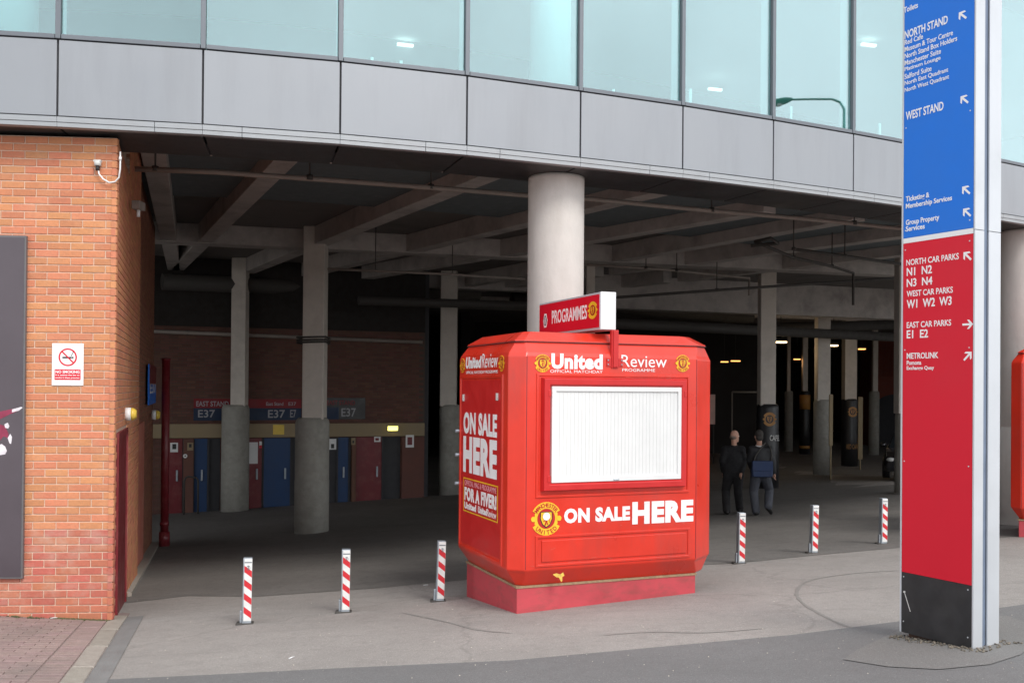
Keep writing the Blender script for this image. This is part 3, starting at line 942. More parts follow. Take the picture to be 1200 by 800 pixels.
for k in range(-6, 16):
    mb = MB(); fbox(k, G2, W_ - G2, -.03, 0, Z_PB + .012, Z_PT - .012, mb); mb.build('fascia_panel', M_PANEL, sb, .003)
    mb = MB(); fbox(k, .0, W_, -.5, -.032, Z_S + .03, Z_PT, mb); mb.build('fascia_backing', M_DARKGAP, sb)
    # drip trim in two stepped pieces with butt joints
    cut = .38 if k % 2 else .9
    for s0, s1 in ((.001, cut - .002), (cut + .002, W_ - .001)):
        mb = MB(); fbox(k, s0, s1, -.08, .012, Z_S + .045, Z_PB, mb); fbox(k, s0, s1, -.08, .006, Z_S, Z_S + .043, mb)
        mb.build('drip_trim', M_TRIM, sb, .003)
    mb = MB(); fbox(k, .03, W_ - .03, -.06, .008, Z_PT + .001, Z_GB, mb); mb.build('transom', M_FRAME, sb, .003)
    mb = MB(); fbox(k, .031, W_ - .031, -.045, -.033, Z_GB, Z_GT, mb); mb.build('window_pane', M_GLASS, sb)
    mb = MB(); fbox(k, -.024, .024, -.05, .012, Z_PT + .0015, Z_GT, mb)
    m_ = mb.build('mullion', M_FRAME, sb, .003)
    mb = MB(); fbox(k, -.02, .02, -.22, -.052, Z_PT + .002, Z_GT, mb); mb.build('mullion_fin', M_ROOMW, m_)
    mb = MB(); fbox(k, 0, W_, -.6, .02, Z_GT, Z_GT + 1.2, mb); mb.build('upper_fascia', M_PANEL, sb)
    # soffit panel (1 m deep), with a recessed joint either side
    a, b, d, n = fac(k)
    n0 = (n + (fac(k - 1)[3] if k > -6 else n)).normalized(); n1 = (n + (fac(k + 1)[3] if k < 15 else n)).normalized()
    e0, e1 = a - n0 * .09 + d * .012, b - n1 * .09 - d * .012
    f0, f1 = a - n0 * .98 + d * .012, b - n1 * .98 - d * .012
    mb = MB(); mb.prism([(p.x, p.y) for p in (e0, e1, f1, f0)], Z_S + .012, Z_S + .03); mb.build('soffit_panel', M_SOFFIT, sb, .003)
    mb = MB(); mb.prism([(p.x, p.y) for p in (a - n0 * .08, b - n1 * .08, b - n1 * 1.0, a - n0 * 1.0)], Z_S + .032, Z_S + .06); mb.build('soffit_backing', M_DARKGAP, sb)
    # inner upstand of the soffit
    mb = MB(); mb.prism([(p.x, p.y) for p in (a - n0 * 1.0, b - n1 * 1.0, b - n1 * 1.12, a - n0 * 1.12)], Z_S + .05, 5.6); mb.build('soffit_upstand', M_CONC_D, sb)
# room behind the glass
fr = [(J[k].x, J[k].y) for k in range(-6, 17)]
def inset(k, dd):
    n = fac(min(k, 15))[3] if k < 16 else fac(15)[3]
    return J[k] - n * dd
mb = MB()
pts = [inset(k, .1) for k in range(-6, 17)] + [inset(k, 7.5) for k in range(16, -7, -1)]
n = 23
vs = [(p.x, p.y, 5.40) for p in pts] + [(p.x, p.y, 5.45) for p in pts]
fl = [(i, i + 1, 2 * n - 2 - i, 2 * n - 1 - i) for i in range(n - 1)]
mb.add(vs, fl + [tuple(i + 2 * n for i in f) for f in fl]); mb.build('room_floor', M_ROOM, sb, fix=False)
mb = MB(); mb.add([(p.x, p.y, 8.15) for p in pts], fl); mb.build('room_ceiling', M_ROOMW, sb, fix=False)
mb = MB(); bk = [inset(k, 6.5) for k in range(-6, 17)]
mb.add([(p.x, p.y, z) for p in bk for z in (5.45, 8.15)], [(2 * i, 2 * i + 2, 2 * i + 3, 2 * i + 1) for i in range(len(bk) - 1)]); mb.build('room_wall', M_ROOM, sb, fix=False)
e1_, e2_ = inset(16, .1), inset(16, 7.5)
mb = MB(); mb.add([(e1_.x, e1_.y, 5.4), (e2_.x, e2_.y, 5.4), (e2_.x, e2_.y, 8.2), (e1_.x, e1_.y, 8.2)], [(0, 1, 2, 3)]); mb.build('room_end_wall', M_ROOM, sb, fix=False)
e1_, e2_ = inset(-6, .1), inset(-6, 7.5)
mb = MB(); mb.add([(e1_.x, e1_.y, 5.4), (e2_.x, e2_.y, 5.4), (e2_.x, e2_.y, 8.2), (e1_.x, e1_.y, 8.2)], [(0, 1, 2, 3)]); mb.build('room_end_wall', M_ROOM, sb, fix=False)
mb = MB(); mb.add([(p.x, p.y, 9.3) for p in pts], fl); mb.build('roof', M_SLAB, sb, fix=False)
# round white columns, rails and lamps upstairs
for px, py, o, r_, k_ in ((647, 60, 1.05, .27, 3), (12, 20, .9, .27, -1)):
    a, b, d, nn = fac(k_)
    r = ray(px, py); t = (a - nn * o).dot(nn) / (r.x * nn.x + r.y * nn.y)
    mb = MB(); mb.tube([(r.x * t, t, 5.45), (r.x * t, t, 8.15)], r_, 28); mb.build('room_column', M_ROOMW, sb)
for px, py, k in ((436, 66, 2), (470, 70, 2), (719, 100, 4), (809, 115, 5), (927, 125, 6), (1031, 150, 8)):
    a, b, d, nn = fac(k)
    r = ray(px, py); t = (a - nn * .55).dot(nn) / (r.x * nn.x + r.y * nn.y)
    q = Vector((r.x * t, t, 5.45))
    mb = MB(); mb.tube([q, q + Vector((0, 0, .42 if px > 800 else .27))], .018, 8); mb.build('rail_post', M_ROOMW, sb)
q0 = None
for px, py in ((475, 53), (838, 105), (1018, 53)):   # lit lamps seen through the glass
    q = at_z(px, py, 8.05) if py < 60 else at_z(px, py, 7.9)
    e_ = MB(); e_.box((-.14, -.03, -.02), (.14, .03, .02), Matrix.Translation(q) @ Matrix.Rotation(.3, 4, 'Z')); e_ = e_.build('ceiling_lamp', M_LAMPC, sb)

# concourse roof slab with beams
Z_SL, Z_BB = 5.56, 5.15
mb = MB()
ins = [inset(k, 1.05) for k in range(-6, 17)]
out1 = [(p.x, p.y) for p in ins]
mb.add([(p.x, p.y, Z_SL) for p in ins] + [(-30 + 4.1 * i, 80, Z_SL) for i in range(23)], [(i, i + 1, 23 + i + 1, 23 + i) for i in range(22)])
mb.add([(p.x, p.y, Z_SL + .2) for p in ins] + [(-30 + 4.1 * i, 80, Z_SL + .2) for i in range(23)], [(i, i + 1, 23 + i + 1, 23 + i) for i in range(22)])
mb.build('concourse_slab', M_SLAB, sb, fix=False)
def beam(name, p, q, wdt, z0, z1, m=M_CONC_D, parent=None):
    p = Vector((p[0], p[1], 0)); q = Vector((q[0], q[1], 0)); d = (q - p).normalized(); n_ = Vector((d.y, -d.x, 0)) * wdt / 2
    mb = MB(); mb.prism([(v.x, v.y) for v in (p - n_, q - n_, q + n_, p + n_)], z0, z1)
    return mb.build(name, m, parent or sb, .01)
# cross beam
cb = [at_z(x, y, Z_BB) for x, y in ((160, 283), (200, 285), (370, 290), (490, 297), (615, 304), (690, 312), (877, 328), (1060, 346))]
cb = [(p.x, p.y) for p in cb]
c0, c1 = Vector(cb[1]), Vector(cb[4])
cd = (c1 - c0).normalized()
beam('cross_beam', c0 - cd * 6, c1 + cd * 16, .5, Z_BB, Z_SL - .002)
beam('cross_beam', c0 - cd * 4 + Vector((-2, 6.5)), c1 + cd * 16 + Vector((-2, 6.5)), .45, Z_BB - .05, Z_SL - .002)
beam('cross_beam', c0 - cd * 4 + Vector((-4, 13)), c1 + cd * 26 + Vector((-4, 13)), .45, Z_BB - .05, Z_SL - .002)
# radial beams
def rad(p0, p1, wdt=.30, far=6.2, z0=5.17):
    a = at_z(*p0, z0); b = at_z(*p1, z0)
    a = Vector((a.x, a.y)); b = Vector((b.x, b.y)); d = (b - a).normalized()
    beam('radial_beam', a - d * .4, b + d * .05, wdt, z0, Z_SL - .004)
    beam('radial_beam', b + d * .6, b + d * far, wdt, z0 + .02, Z_SL - .004)
rad((181, 188), (198, 284), .32)
rad((328, 196), (241, 284), .32)
rad((565, 212), (374, 288), .34)
rad((772, 228), (482, 296), .34)
rad((880, 253), (585, 302), .34)
rad((985, 262), (680, 314), .34)
rad((1045, 280), (720, 322), .34)
rad((1058, 300), (800, 330), .34)
# deep downstand beam farther back at the right, with bright end
a = at_d(690, 340, 29); b = at_d(1070, 340, 33)
beam('downstand_beam', (a.x, a.y), (b.x, b.y), .5, 4.55, Z_SL - .006)
a = at_d(884, 340, 28.4); b = at_d(900, 340, 28.6)
# rear ceiling ducts and dark clutter below the slab
for k, (p0, p1, d0, d1, r_) in enumerate((((190, 330), (560, 345), 25, 30, .22), ((420, 352), (620, 358), 25, 27, .12), ((640, 375), (1050, 395), 26, 34, .16), ((600, 350), (880, 372), 34, 38, .25), ((880, 385), (1060, 380), 34, 38, .2))):
    a, b = at_d(*p0, d0), at_d(*p1, d1)
    e = MB(); e.tube([a, b], r_, 10)
    o = e.build('ventilation_duct', M_PIPE_D)
    labs = ['dark ventilation duct above the turnstile wall behind the square columns', 'thin dark duct under the ceiling left of the large white column',
            'dark duct running right above the kiosk roof sign', 'thick dark duct deep in the concourse behind the kiosk', 'dark duct high above the rear columns at the right']
    tag(o, labs[k], 'duct', 'dark ducts under the concourse ceiling')

# sprinkler pipes with hangers
def pipe(pts, r, m, label, hang=None, zs=Z_SL, name='sprinkler_pipe'):
    e = empty(name, (0, 0, 0), 0, label, 'pipe', 'pipes under the concourse ceiling')
    mb = MB(); mb.tube(pts, r, 10); mb.build('pipe', m, e)
    for h in hang or []:
        mb = MB(); mb.tube([h, Vector((h.x, h.y, zs))], .012, 6); mb.tube([h - Vector((0, 0, r * .6)), h + Vector((0, 0, r * 1.3))], r * 1.25, 10)
        mb.build('hanger', M_PIPE_D, e)
    return e
zp = 4.86
pp_ = [(142, 197.5), (250, 201.5), (400, 212), (520, 221), (617, 229), (690, 233), (760, 240), (834, 247), (940, 256), (1058, 268), (1100, 272)]
pts = [at_z(x, y, zp) for x, y in pp_]
pipe(pts, .035, M_PIPE, 'long pale pipe just inside the soffit running the full width of the opening', [at_z(x, y, zp) for x, y in ((182, 199), (363, 209), (505, 220), (834, 247), (1001, 262))])
pts = [at_z(x, y, 5.0) for x, y in ((688, 310), (780, 316), (878, 326))]
pts.append(pts[-1] - Vector((0, 0, .45)))
pipe(pts, .03, M_PIPE, 'pale pipe with drop leg ending right of the large white column', [at_z(x, y, 5.0) for x, y in ((757, 314), (793, 317))])
pts = [at_z(x, y, 4.6) for x, y in ((384, 315), (520, 321), (615, 327))]
pipe(pts, .028, M_PIPE, 'thin pale pipe right of the nearest square column below the cross beam', [at_z(440, 318, 4.6), at_z(530, 322, 4.6)])
pts = [at_d(x, y, d) for x, y, d in ((885, 283, 17), (930, 302, 18.5), (975, 312, 20), (1000, 320, 21))]
pts.append(pts[-1] - Vector((0, 0, .7)))
pipe(pts, .03, M_PIPE_D, 'dark pipe slanting down under the ceiling left of the tall direction sign', [pts[1], pts[2]])
pts = [at_d(x, y, d) for x, y, d in ((930, 292, 18), (990, 300, 19), (1060, 310, 20))]
pipe(pts, .03, M_PIPE_D, 'dark level pipe under the ceiling beside the tall direction sign', [pts[0], pts[1]])
pts = [at_d(x, y, d) for x, y, d in ((700, 350, 22), (840, 340, 23), (1060, 325, 24))]
pipe(pts, .035, M_PIPE_D, 'dark pipe crossing in front of the deep beam at the right', [pts[1]])
pts = [at_d(885, 283, 17), at_d(903, 279, 16.5), at_d(912, 285, 17)]
pipe(pts + [at_d(880, 288, 17)], .03, M_PIPE_D, 'short bent dark pipe branch under the ceiling at the right', [])

# ------------------------------------------------------------------ columns
def big_column(px, base_y, rad_px, d, label):
    r = ray(px, base_y)
    X, Y = r.x * d, d
    o = MB(); o.lathe([(rad_px, gz(X, Y) - .3), (rad_px, 1.55), (rad_px - .006, 1.556), (rad_px - .006, 1.57), (rad_px, 1.576), (rad_px, 4.57), (rad_px + .0, 4.608)], (X, Y, 0), 48)
    o = o.build('round_column', M_CONC)
    return tag(o, label, 'column', 'round concrete columns under the facade')
big_column(650.5, 400, .335, 11.45, 'tall round pale concrete column directly behind the red kiosk with the roof sign')
big_column(1201, 500, .385, 15.0, 'tall round pale concrete column at the right edge behind the direction sign')

def sleeve_column(pxl, pxr, ytop, ys, yb, label, sxl, sxr, m_sleeve=M_SLEEVE, d=None, square=True, band=None):
    """square shaft rising from a round concrete sleeve"""
    g = on_ground((pxl + pxr) / 2, yb)
    D = d or g.y
    r0, r1 = ray(pxl, yb), ray(pxr, yb)
    X = (r0.x + r1.x) / 2 * D; rad_ = (r1.x - r0.x) / 2 * D
    gzv = gz(X, D)
    zs = CZ + ray(pxl, ys).z * D
    sx0, sx1 = ray(sxl, ys).x * D, ray(sxr, ys).x * D
    e = empty('concrete_column', (X, D, gzv), 0, label, 'column', 'square columns with round sleeves in the concourse')
    h = zs - gzv
    mb = MB(); mb.lathe([(rad_ * 1.0, -.3), (rad_, .45 * h), (rad_ * .985, .46 * h), (rad_ * .985, h - .12), (rad_ * .93, h - .04), (rad_ * .80, h)], (0, 0, 0), 28)
    mb.build('sleeve', m_sleeve, e)
    hw = (sx1 - sx0) / 2; cx_ = (sx0 + sx1) / 2 - X
    mb = MB(); mb.box((cx_ - hw, -hw * .9, h - .05), (cx_ + hw, hw * .9, Z_SL - gzv), Matrix.Rotation(0.0, 4, 'Z')); mb.build('shaft', M_SHAFT, e, .02)
    return e, X, D, gzv, h, rad_
L_ = sleeve_column(345, 385, 288, 489, 623, 'nearest square column on a thick round concrete sleeve left of the red kiosk', 356, 381)
e, X, D, g0, h, rad_ = L_
mb = MB()
for z in (4.35, 4.40, 4.46):
    zz = z - g0 - 1.3
    mb.tube([(-.30, -.24, zz), (.32, -.24, zz + .02), (.32, .22, zz), (-.30, .22, zz - .01), (-.30, -.24, zz)], .02, 8)
mb.build('cable_tie', M_PIPE_D, e)
sleeve_column(259, 291, 330, 474, 598, 'square column on a round grey sleeve in front of the left turnstile doors', 272, 289)
sleeve_column(514, 540, 340, 474, 579, 'square column on a round grey sleeve just left of the red kiosk', 516, 535)
sleeve_column(684, 706, 308, 470, 600, 'square column half hidden behind the large round white column', 686, 696, d=24)
sleeve_column(1049, 1077, 330, 482, 578, 'square column on a round sleeve partly hidden by the tall direction sign', 1050, 1068)
def banner(x0, x1, y0, y1, sx0, sx1, label, mono='crest'):
    e, X, D, g0, h, rad_ = sleeve_column(x0, x1, 0, y0, y1, label, sx0, sx1, M_BLACK, d=None)
    FMt = frame((0, -rad_ * 1.02, 0), (1, 0, 0), (0, 0, 1))
    if mono:
        crest(FMt, -.05, h * (.72 if x0 < 900 else .8), rad_ * .62, e, dark=True, words=False)
    return e, X, D, g0, h, rad_
e, X, D, g0, h, rad_ = sleeve_column(886, 912, 0, 473, 573, 'black wrapped column with a gold crest behind the two walking men', 889, 907, M_BLACK, d=27)
FMt = frame((0, -rad_ * 1.02, 0), (1, 0, 0), (0, 0, 1))
crest(FMt, -.03, h - .42, rad_ * .62, e, dark=True, words=False)
text('CAFE', FMt, -.02, .24, h - 1.02, h - .86, M_PLASTIC, e, .02)
sleeve_column(953, 974, 0, 468, 556, 'dull grey sleeved column between the black wrapped columns at the right', 956, 971)
e, X, D, g0, h, rad_ = sleeve_column(986, 1005, 0, 467, 546, 'black wrapped column with a faint crest nearest the direction sign', 988, 1002, M_BLACK)
FMt = frame((0, -rad_ * 1.02, 0), (1, 0, 0), (0, 0, 1))
crest(FMt, 0, h - .55, rad_ * .62, e, dark=True, words=False)
text('RED CAFE', FMt, -.25, .25, .75, .95, M_GOLD, e, .0)
e, X, D, g0, h, rad_ = sleeve_column(937, 949, 0, 458, 515, 'thin black and gold wrapped column far back between pale columns', 940, 946, M_BLACK, d=50)
mb = MB(); mb.lathe([(rad_ * 1.03, h - .95), (rad_ * 1.03, h - .2)], (0, 0, 0), 20); mb.lathe([(rad_ * 1.03, .3), (rad_ * 1.03, .45)], (0, 0, 0), 20); mb.build('gold_band', M_GOLD, e)
sleeve_column(919, 929, 0, 458, 513, 'thin pale column far back just left of the black and gold one', 922, 926, d=52)
sleeve_column(1018, 1030, 0, 458, 514, 'pale column far back beside the red cladding', 1022, 1028, d=50)
# upright cream boards beside two columns
for x0, x1, yt, yb, d, lab in ((972, 976, 462, 522, 30, 'narrow upright cream edge board beside the dull sleeved column'), (1006, 1011, 465, 538, 38, 'narrow upright cream edge board beside the black wrapped column')):
    a = at_d(x0, yt, d); b = at_d(x1, yb, d)
    g0 = gz(a.x, d)
    mb = MB(); mb.box((a.x, d, b.z), (b.x, d + .06, a.z)); mb.tube([((a.x + b.x) / 2, d + .03, g0 - .1), ((a.x + b.x) / 2, d + .03, b.z + .05)], .03, 8)
    tag(mb.build('edge_board', M_CREAM, None, .02), lab, 'board', 'upright edge boards at the far columns')

# ------------------------------------------------------------------ turnstile wall at the back left
BO = Vector((-9.1, 25.7, 0)); BH = R(19)
bd = Vector((math.cos(BH), math.sin(BH), 0)); bn = Vector((bd.y, -bd.x, 0))
BM = frame(BO, bd, (0, 0, 1))     # x along wall, y up, z towards the viewer
def bp_(px, py, off=0.0):
    r = ray(px, py); o = BO + bn * off
    t = o.dot(bn) / (r.x * bn.x + r.y * bn.y)
    p = Vector((r.x * t, t, CZ + r.z * t))
    return (p - BO).dot(bd), p.z
M_BRICK_BK = mat('dim_brick', (.135, .062, .047), .95, var=.2, scale=3, rnd=.15)  # back brick and mortar darkened: concourse shade put into their colours
M_MORTAR_BK = mat('dim_mortar', (.09, .068, .055), .95, var=.15)
tw = empty('turnstile_wall', (0, 0, 0), 0, 'dim brown brick wall with cream band and red and blue turnstile doors at the back', 'wall')
sR = bp_(497, 540)[0]
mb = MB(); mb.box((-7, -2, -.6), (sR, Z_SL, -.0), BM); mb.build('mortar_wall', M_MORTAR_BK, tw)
mbk = MB(); c = 0; z = Z_SL - .05
def add_brick_b(mb, s, z, L):
    H = .065; r = []
    for y, i in ((-.02, 0), (.008, 0), (.011, .004)):
        r.append([BM @ Vector(p) for p in ((s + i, z - H / 2 + i, y), (s + L - i, z - H / 2 + i, y), (s + L - i, z + H / 2 - i, y), (s + i, z + H / 2 - i, y))])
    mb.rings(r)
while z > -1.6:
    cur = -3 + (.1 if c % 2 else 0)
    while cur < sR - .22:
        add_brick_b(mbk, cur, z, .215); cur += .225
    z -= .075; c += 1
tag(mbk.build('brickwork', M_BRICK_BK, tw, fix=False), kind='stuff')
def bbox_(name, x0, y0, x1, y1, o0, o1, m, parent=tw, bevel=0):
    a = bp_(x0, y0, o1); b = bp_(x1, y1, o1)
    mb = MB(); mb.box((a[0], b[1], o0), (b[0], a[1], o1), BM)
    return mb.build(name, m, parent, bevel)
zl1 = bp_(200, 496.5)[1]; zl0 = bp_(200, 513)[1]
mb = MB(); mb.box((-7, zl0, .012), (sR - .02, zl1, .12), BM); mb.build('cream_band', M_CREAM, tw, .01)
# recessed turnstile bays, doors
ZG = -1.4
def bdoor(x0, x1, yt, m, name='door', o=(.014, .05)):
    a = bp_(x0, yt)[0]; b = bp_(x1, yt)[0]
    mb = MB(); mb.box((a, -1.5, o[0]), (b, zl0 - .02, o[1]), BM); d = mb.build(name, m, tw, .006)
    if name == 'door':
        for fa, fb, za, zb in ((a - .05, a, -1.5, zl0 - .02), (b, b + .05, -1.5, zl0 - .02)):
            mb = MB(); mb.box((fa, za, .012), (fb, zb, .07), BM); mb.build('door_frame', M_DARKGAP, d)
        mb = MB(); mb.box((b - .16, -.45, .051), (b - .11, -.15, .10), BM); mb.build('handle', M_GALV, d, .01)
    return d
for x0, x1, m in ((196, 214, M_MAROON), (228, 243, M_NAVY), (309, 340, M_NAVY), (396, 408, M_NAVY), (417, 447, M_MAROON), (291, 307, M_MAROON)):
    d = bdoor(x0, x1, 515, m)
for x0, x1 in ((244, 258), (341, 346), (386, 394), (449, 469), (408.5, 411)):
    bdoor(x0, x1, 515, M_DARKGAP, 'turnstile_opening', (.013, .016))
for x0, x1 in ((215, 227), (411.5, 416.5), (470, 496)):
    bdoor(x0, x1, 515, M_BRICK_BK, 'brick_pier', (.014, .14))
def bsign(x0, y0, x1, y1, m, label, cat='sign', lines=None, o=(.125, .135), name='notice', group=None, sub=None):
    e = empty(name, (0, 0, 0), 0, label, cat, group)
    bbox_('plate', x0, y0, x1, y1, o[0], o[1], m, e)
    for nm, a0, b0, a1, b1, mm in sub or []:
        bbox_(nm, a0, b0, a1, b1, o[1] + .001, o[1] + .006, mm, e)
    for t, a0, b0, a1, b1, mm in lines or []:
        p = bp_(a0, b1, o[1]); q = bp_(a1, b0, o[1])
        text(t, BM @ Matrix.Translation((0, 0, o[1] + .007)), p[0], q[0], p[1], q[1], mm, e, .015)
    return e
so_ = (.014, .05)
M_SIGNR = mat('dim_sign_red', (.22, .012, .018), .6)  # gate sign colours dimmed, holding the shade under the stand
M_SIGNB = mat('dim_sign_navy', (.012, .028, .07), .6)
M_SIGNW = mat('dim_sign_white', (.34, .34, .36), .6)
bsign(227, 467, 272, 492.5, M_SIGNB, 'red and navy East Stand E37 sign above the leftmost turnstile doors', lines=[('EAST STAND', 230, 470, 268, 476, M_SIGNW), ('E37', 232, 480, 252, 489, M_SIGNW)], o=so_, name='gate_sign', sub=[('red_header', 227, 467, 272, 478, M_SIGNR)], group='East Stand gate signs')
bsign(291, 467.5, 353, 492, M_SIGNB, 'red and navy E37 sign above the yellow plate and bright blue door', lines=[('East Stand', 312, 471, 332, 475, M_SIGNW), ('E37', 314, 480, 334, 489.5, M_SIGNW), ('E7', 340, 480, 347, 489, M_SIGNW), ('E37', 338, 471, 347, 475, M_SIGNW)], o=so_, name='gate_sign', sub=[('red_header', 291, 467.5, 353, 478, M_SIGNR)], group='East Stand gate signs')
bsign(381, 466, 428, 491, M_BLACK, 'dark East Stand E37 sign with red lettering right of the nearest square column', lines=[('EAST STAND', 383, 469, 416, 474.5, M_SIGNR), ('E37', 400, 478, 417, 488, M_SIGNW)], o=so_, name='gate_sign', sub=[('navy_strip', 381, 477, 397, 491, M_SIGNB)], group='East Stand gate signs')
bsign(320, 497.5, 333, 509, M_YPLAST, 'plain yellow plate on the cream band above the blue door')
bsign(199.5, 518.5, 208.5, 529.5, M_WHITE, 'small white notice on the leftmost maroon door', o=(.055, .06), sub=[('symbol', 202, 520, 206.5, 526, M_BLACK)])
bsign(219.5, 518.5, 226.5, 527.5, M_CREAM, 'small cream warning notice left of the dark blue door', o=(.145, .15), sub=[('symbol', 221.5, 520, 224.5, 524, M_BLACK)])
bsign(291, 518, 302, 543, M_WHITE, 'large white notice on maroon panel beside the left round sleeve', o=(.055, .06))
bsign(304, 517, 309, 525, M_WHITE, 'tiny white notice with red foot at the edge of the bright blue door', o=(.055, .06), sub=[('red_foot', 304, 521.5, 309, 525, M_SRED)])
bsign(385.5, 514, 394, 526.5, M_WHITE, 'white notice with black symbol immediately right of the near concrete sleeve', o=(.055, .06), sub=[('symbol', 388, 520, 391.5, 525, M_BLACK)])
bsign(411.5, 513, 416.5, 521, M_CREAM, 'tiny cream notice on the thin pier left of the maroon turnstile door', o=(.145, .15), sub=[('symbol', 413, 516, 415, 519, M_BLACK)])
bsign(438.5, 511.5, 446, 517.5, M_WHITE, 'small pale notice at the top of the right maroon door', o=(.055, .06), sub=[('symbol', 440, 513, 444, 516, M_MAROON)])
bsign(475.5, 509.5, 485, 524, M_WHITE, 'white framed notice on the brick pier at the right end of the turnstiles', o=(.145, .15), sub=[('print', 477.5, 512, 483, 521, M_MAROON)])
p = bp_(217, 534, .15)
e = empty('round_knob', BM @ Vector((p[0], p[1], .14)), 0, 'small round white disc on the pier left of the dark blue door', 'disc')
mb = MB(); mb.tube([(0, 0, 0), bn * .03], .055, 14); mb.build('disc', M_WHITE, e); mb = MB(); mb.tube([bn * .031, bn * .036], .02, 10); mb.build('hub', M_BLACK, e)
# emergency lamp on the cream band
e = empty('emergency_light', (0, 0, 0), 0, 'glowing yellow emergency light on the cream band above the maroon door', 'light')
bbox_('housing', 454, 498.5, 467, 505, .122, .17, M_PLASTIC, e, .01)
bbox_('lens', 455, 499.5, 466, 504, .171, .20, M_EXITL, e)
# pale conduit high on the wall
a = bp_(150, 387, .1); b = bp_(495, 401, .1)
e = empty('wall_conduit', (0, 0, 0), 0, 'long pale conduit running high along the dim turnstile wall', 'pipe')
mb = MB(); mb.tube([BM @ Vector((a[0], a[1], .1)), BM @ Vector((b[0], b[1], .1))], .05, 8); mb.build('pipe', M_PIPE, e)
mb = MB()
for k in range(8):
    q = BM @ Vector((a[0] + (b[0] - a[0]) * (k + .5) / 8, a[1] + (b[1] - a[1]) * (k + .5) / 8, .05)); mb.box((-.03, -.06, -.06), (.03, .06, .06), Matrix.Translation(q))
mb.build('clip', M_PIPE_D, e)
zc = bp_(200, 387)[1]
mb = MB(); mb.box((-7, zc + .12, .013), (sR - .01, Z_SL - .02, .05), BM); mb.build('upper_dark_panel', mat('dark_lining', (.022, .018, .016), .95), tw)  # dark panel covering the wall above the conduit
# handrail
g = on_ground(217, 603)
e = empty('handrail', (g.x, g.y - .1, g.z), BH, 'low dark handrail hoop in front of the leftmost turnstile', 'handrail')
mb = MB(); mb.tube([(0, 0, 0), (0, 0, .9), (.03, 0, .98), (.1, 0, 1.02), (.30, 0, .98), (.34, 0, .93), (.35, 0, .85), (.35, 0, 0)], .025, 8); mb.build('rail', M_PIPE_D, e)
# dark end recess and return of wall right of turnstiles
mb = MB(); mb.box((sR, -2, -3), (sR + .12, Z_SL, -.02), BM); mb.build('end_wall', M_DARKGAP, tw)

# rear enclosure of the concourse; right side walls added to shut out skylight
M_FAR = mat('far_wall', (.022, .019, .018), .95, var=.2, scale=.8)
bw_ = MB()
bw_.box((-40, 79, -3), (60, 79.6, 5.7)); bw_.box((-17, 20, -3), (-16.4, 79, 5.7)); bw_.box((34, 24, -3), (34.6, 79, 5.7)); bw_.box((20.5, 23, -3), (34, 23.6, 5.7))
o = bw_.build('rear_and_added_walls', M_FAR); tag(o, 'dark rear wall closing the deep end of the concourse, with added side walls', 'wall')
a = at_d(540, 400, 44); b = at_d(830, 400, 52); c = at_d(1015, 400, 62)
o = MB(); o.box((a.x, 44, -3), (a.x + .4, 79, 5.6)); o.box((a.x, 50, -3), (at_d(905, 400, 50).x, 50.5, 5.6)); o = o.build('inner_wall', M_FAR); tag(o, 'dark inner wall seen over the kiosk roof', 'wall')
# red clad far unit at right
e = empty('clad_unit', (0, 0, 0), 0, 'far dull red unit with ribbed upper cladding and dark arched opening', 'building')
d = 58
a = at_d(1022, 403, d); b = at_d(1110, 440, d)
mb = MB(); mb.box((a.x, d, -2), (b.x, d + 2, a.z + .3)); mb.build('wall', M_FARRED, e)
mb = MB()
for k in range(40):
    x = a.x + .1 + k * .11
    mb.box((x, d - .05, at_d(1030, 441, d).z), (x + .05, d - .002, a.z))
tag(mb.build('cladding_ribs', M_FARRED, e), kind='stuff')
q = at_d(1050, 500, d)
pts = [(q.x + 1.5 * math.cos(R(t)), 0 + 0.1 + 1.15 * math.sin(R(t))) for t in range(0, 181, 15)]
mb = MB(); mb.prism([(x, z + (at_d(1050, 480, d).z - .3)) for x, z in pts] + [(q.x - 1.5, -2), (q.x + 1.5, -2)], 0, .06, frame((0, d - .01, 0), (1, 0, 0), (0, 0, 1))); mb.build('opening', M_DARKGAP, e)
# pale lit notice board left of the men
a = at_d(827, 462, 42); b = at_d(838, 497, 42)
e = empty('pale_board', (0, 0, 0), 0, 'pale pinkish board standing in the dark just right of the kiosk', 'board')
mb = MB(); mb.box((a.x - .1, 42, b.z), (b.x, 42.08, a.z)); mb.build('panel', mat('pale_panel', (.75, .5, .45), .7), e)
mb = MB()
for x in (a.x, b.x - .05): mb.tube([(x, 42.05, gz(x, 42) - .05), (x, 42.05, b.z + .02)], .025, 8)
mb.build('legs', M_PIPE_D, e)
# white rail line
a = at_d(858, 459, 44); b = at_d(890, 459.5, 44)
mb = MB(); mb.tube([a, b], .04, 8); mb.tube([a, Vector((a.x, a.y, gz(a.x, 44)))], .03, 6); mb.tube([b, Vector((b.x, b.y, gz(b.x, 44)))], .03, 6)
tag(mb.build('barrier_rail', M_PIPE), 'thin pale barrier rail behind the two men', 'barrier')

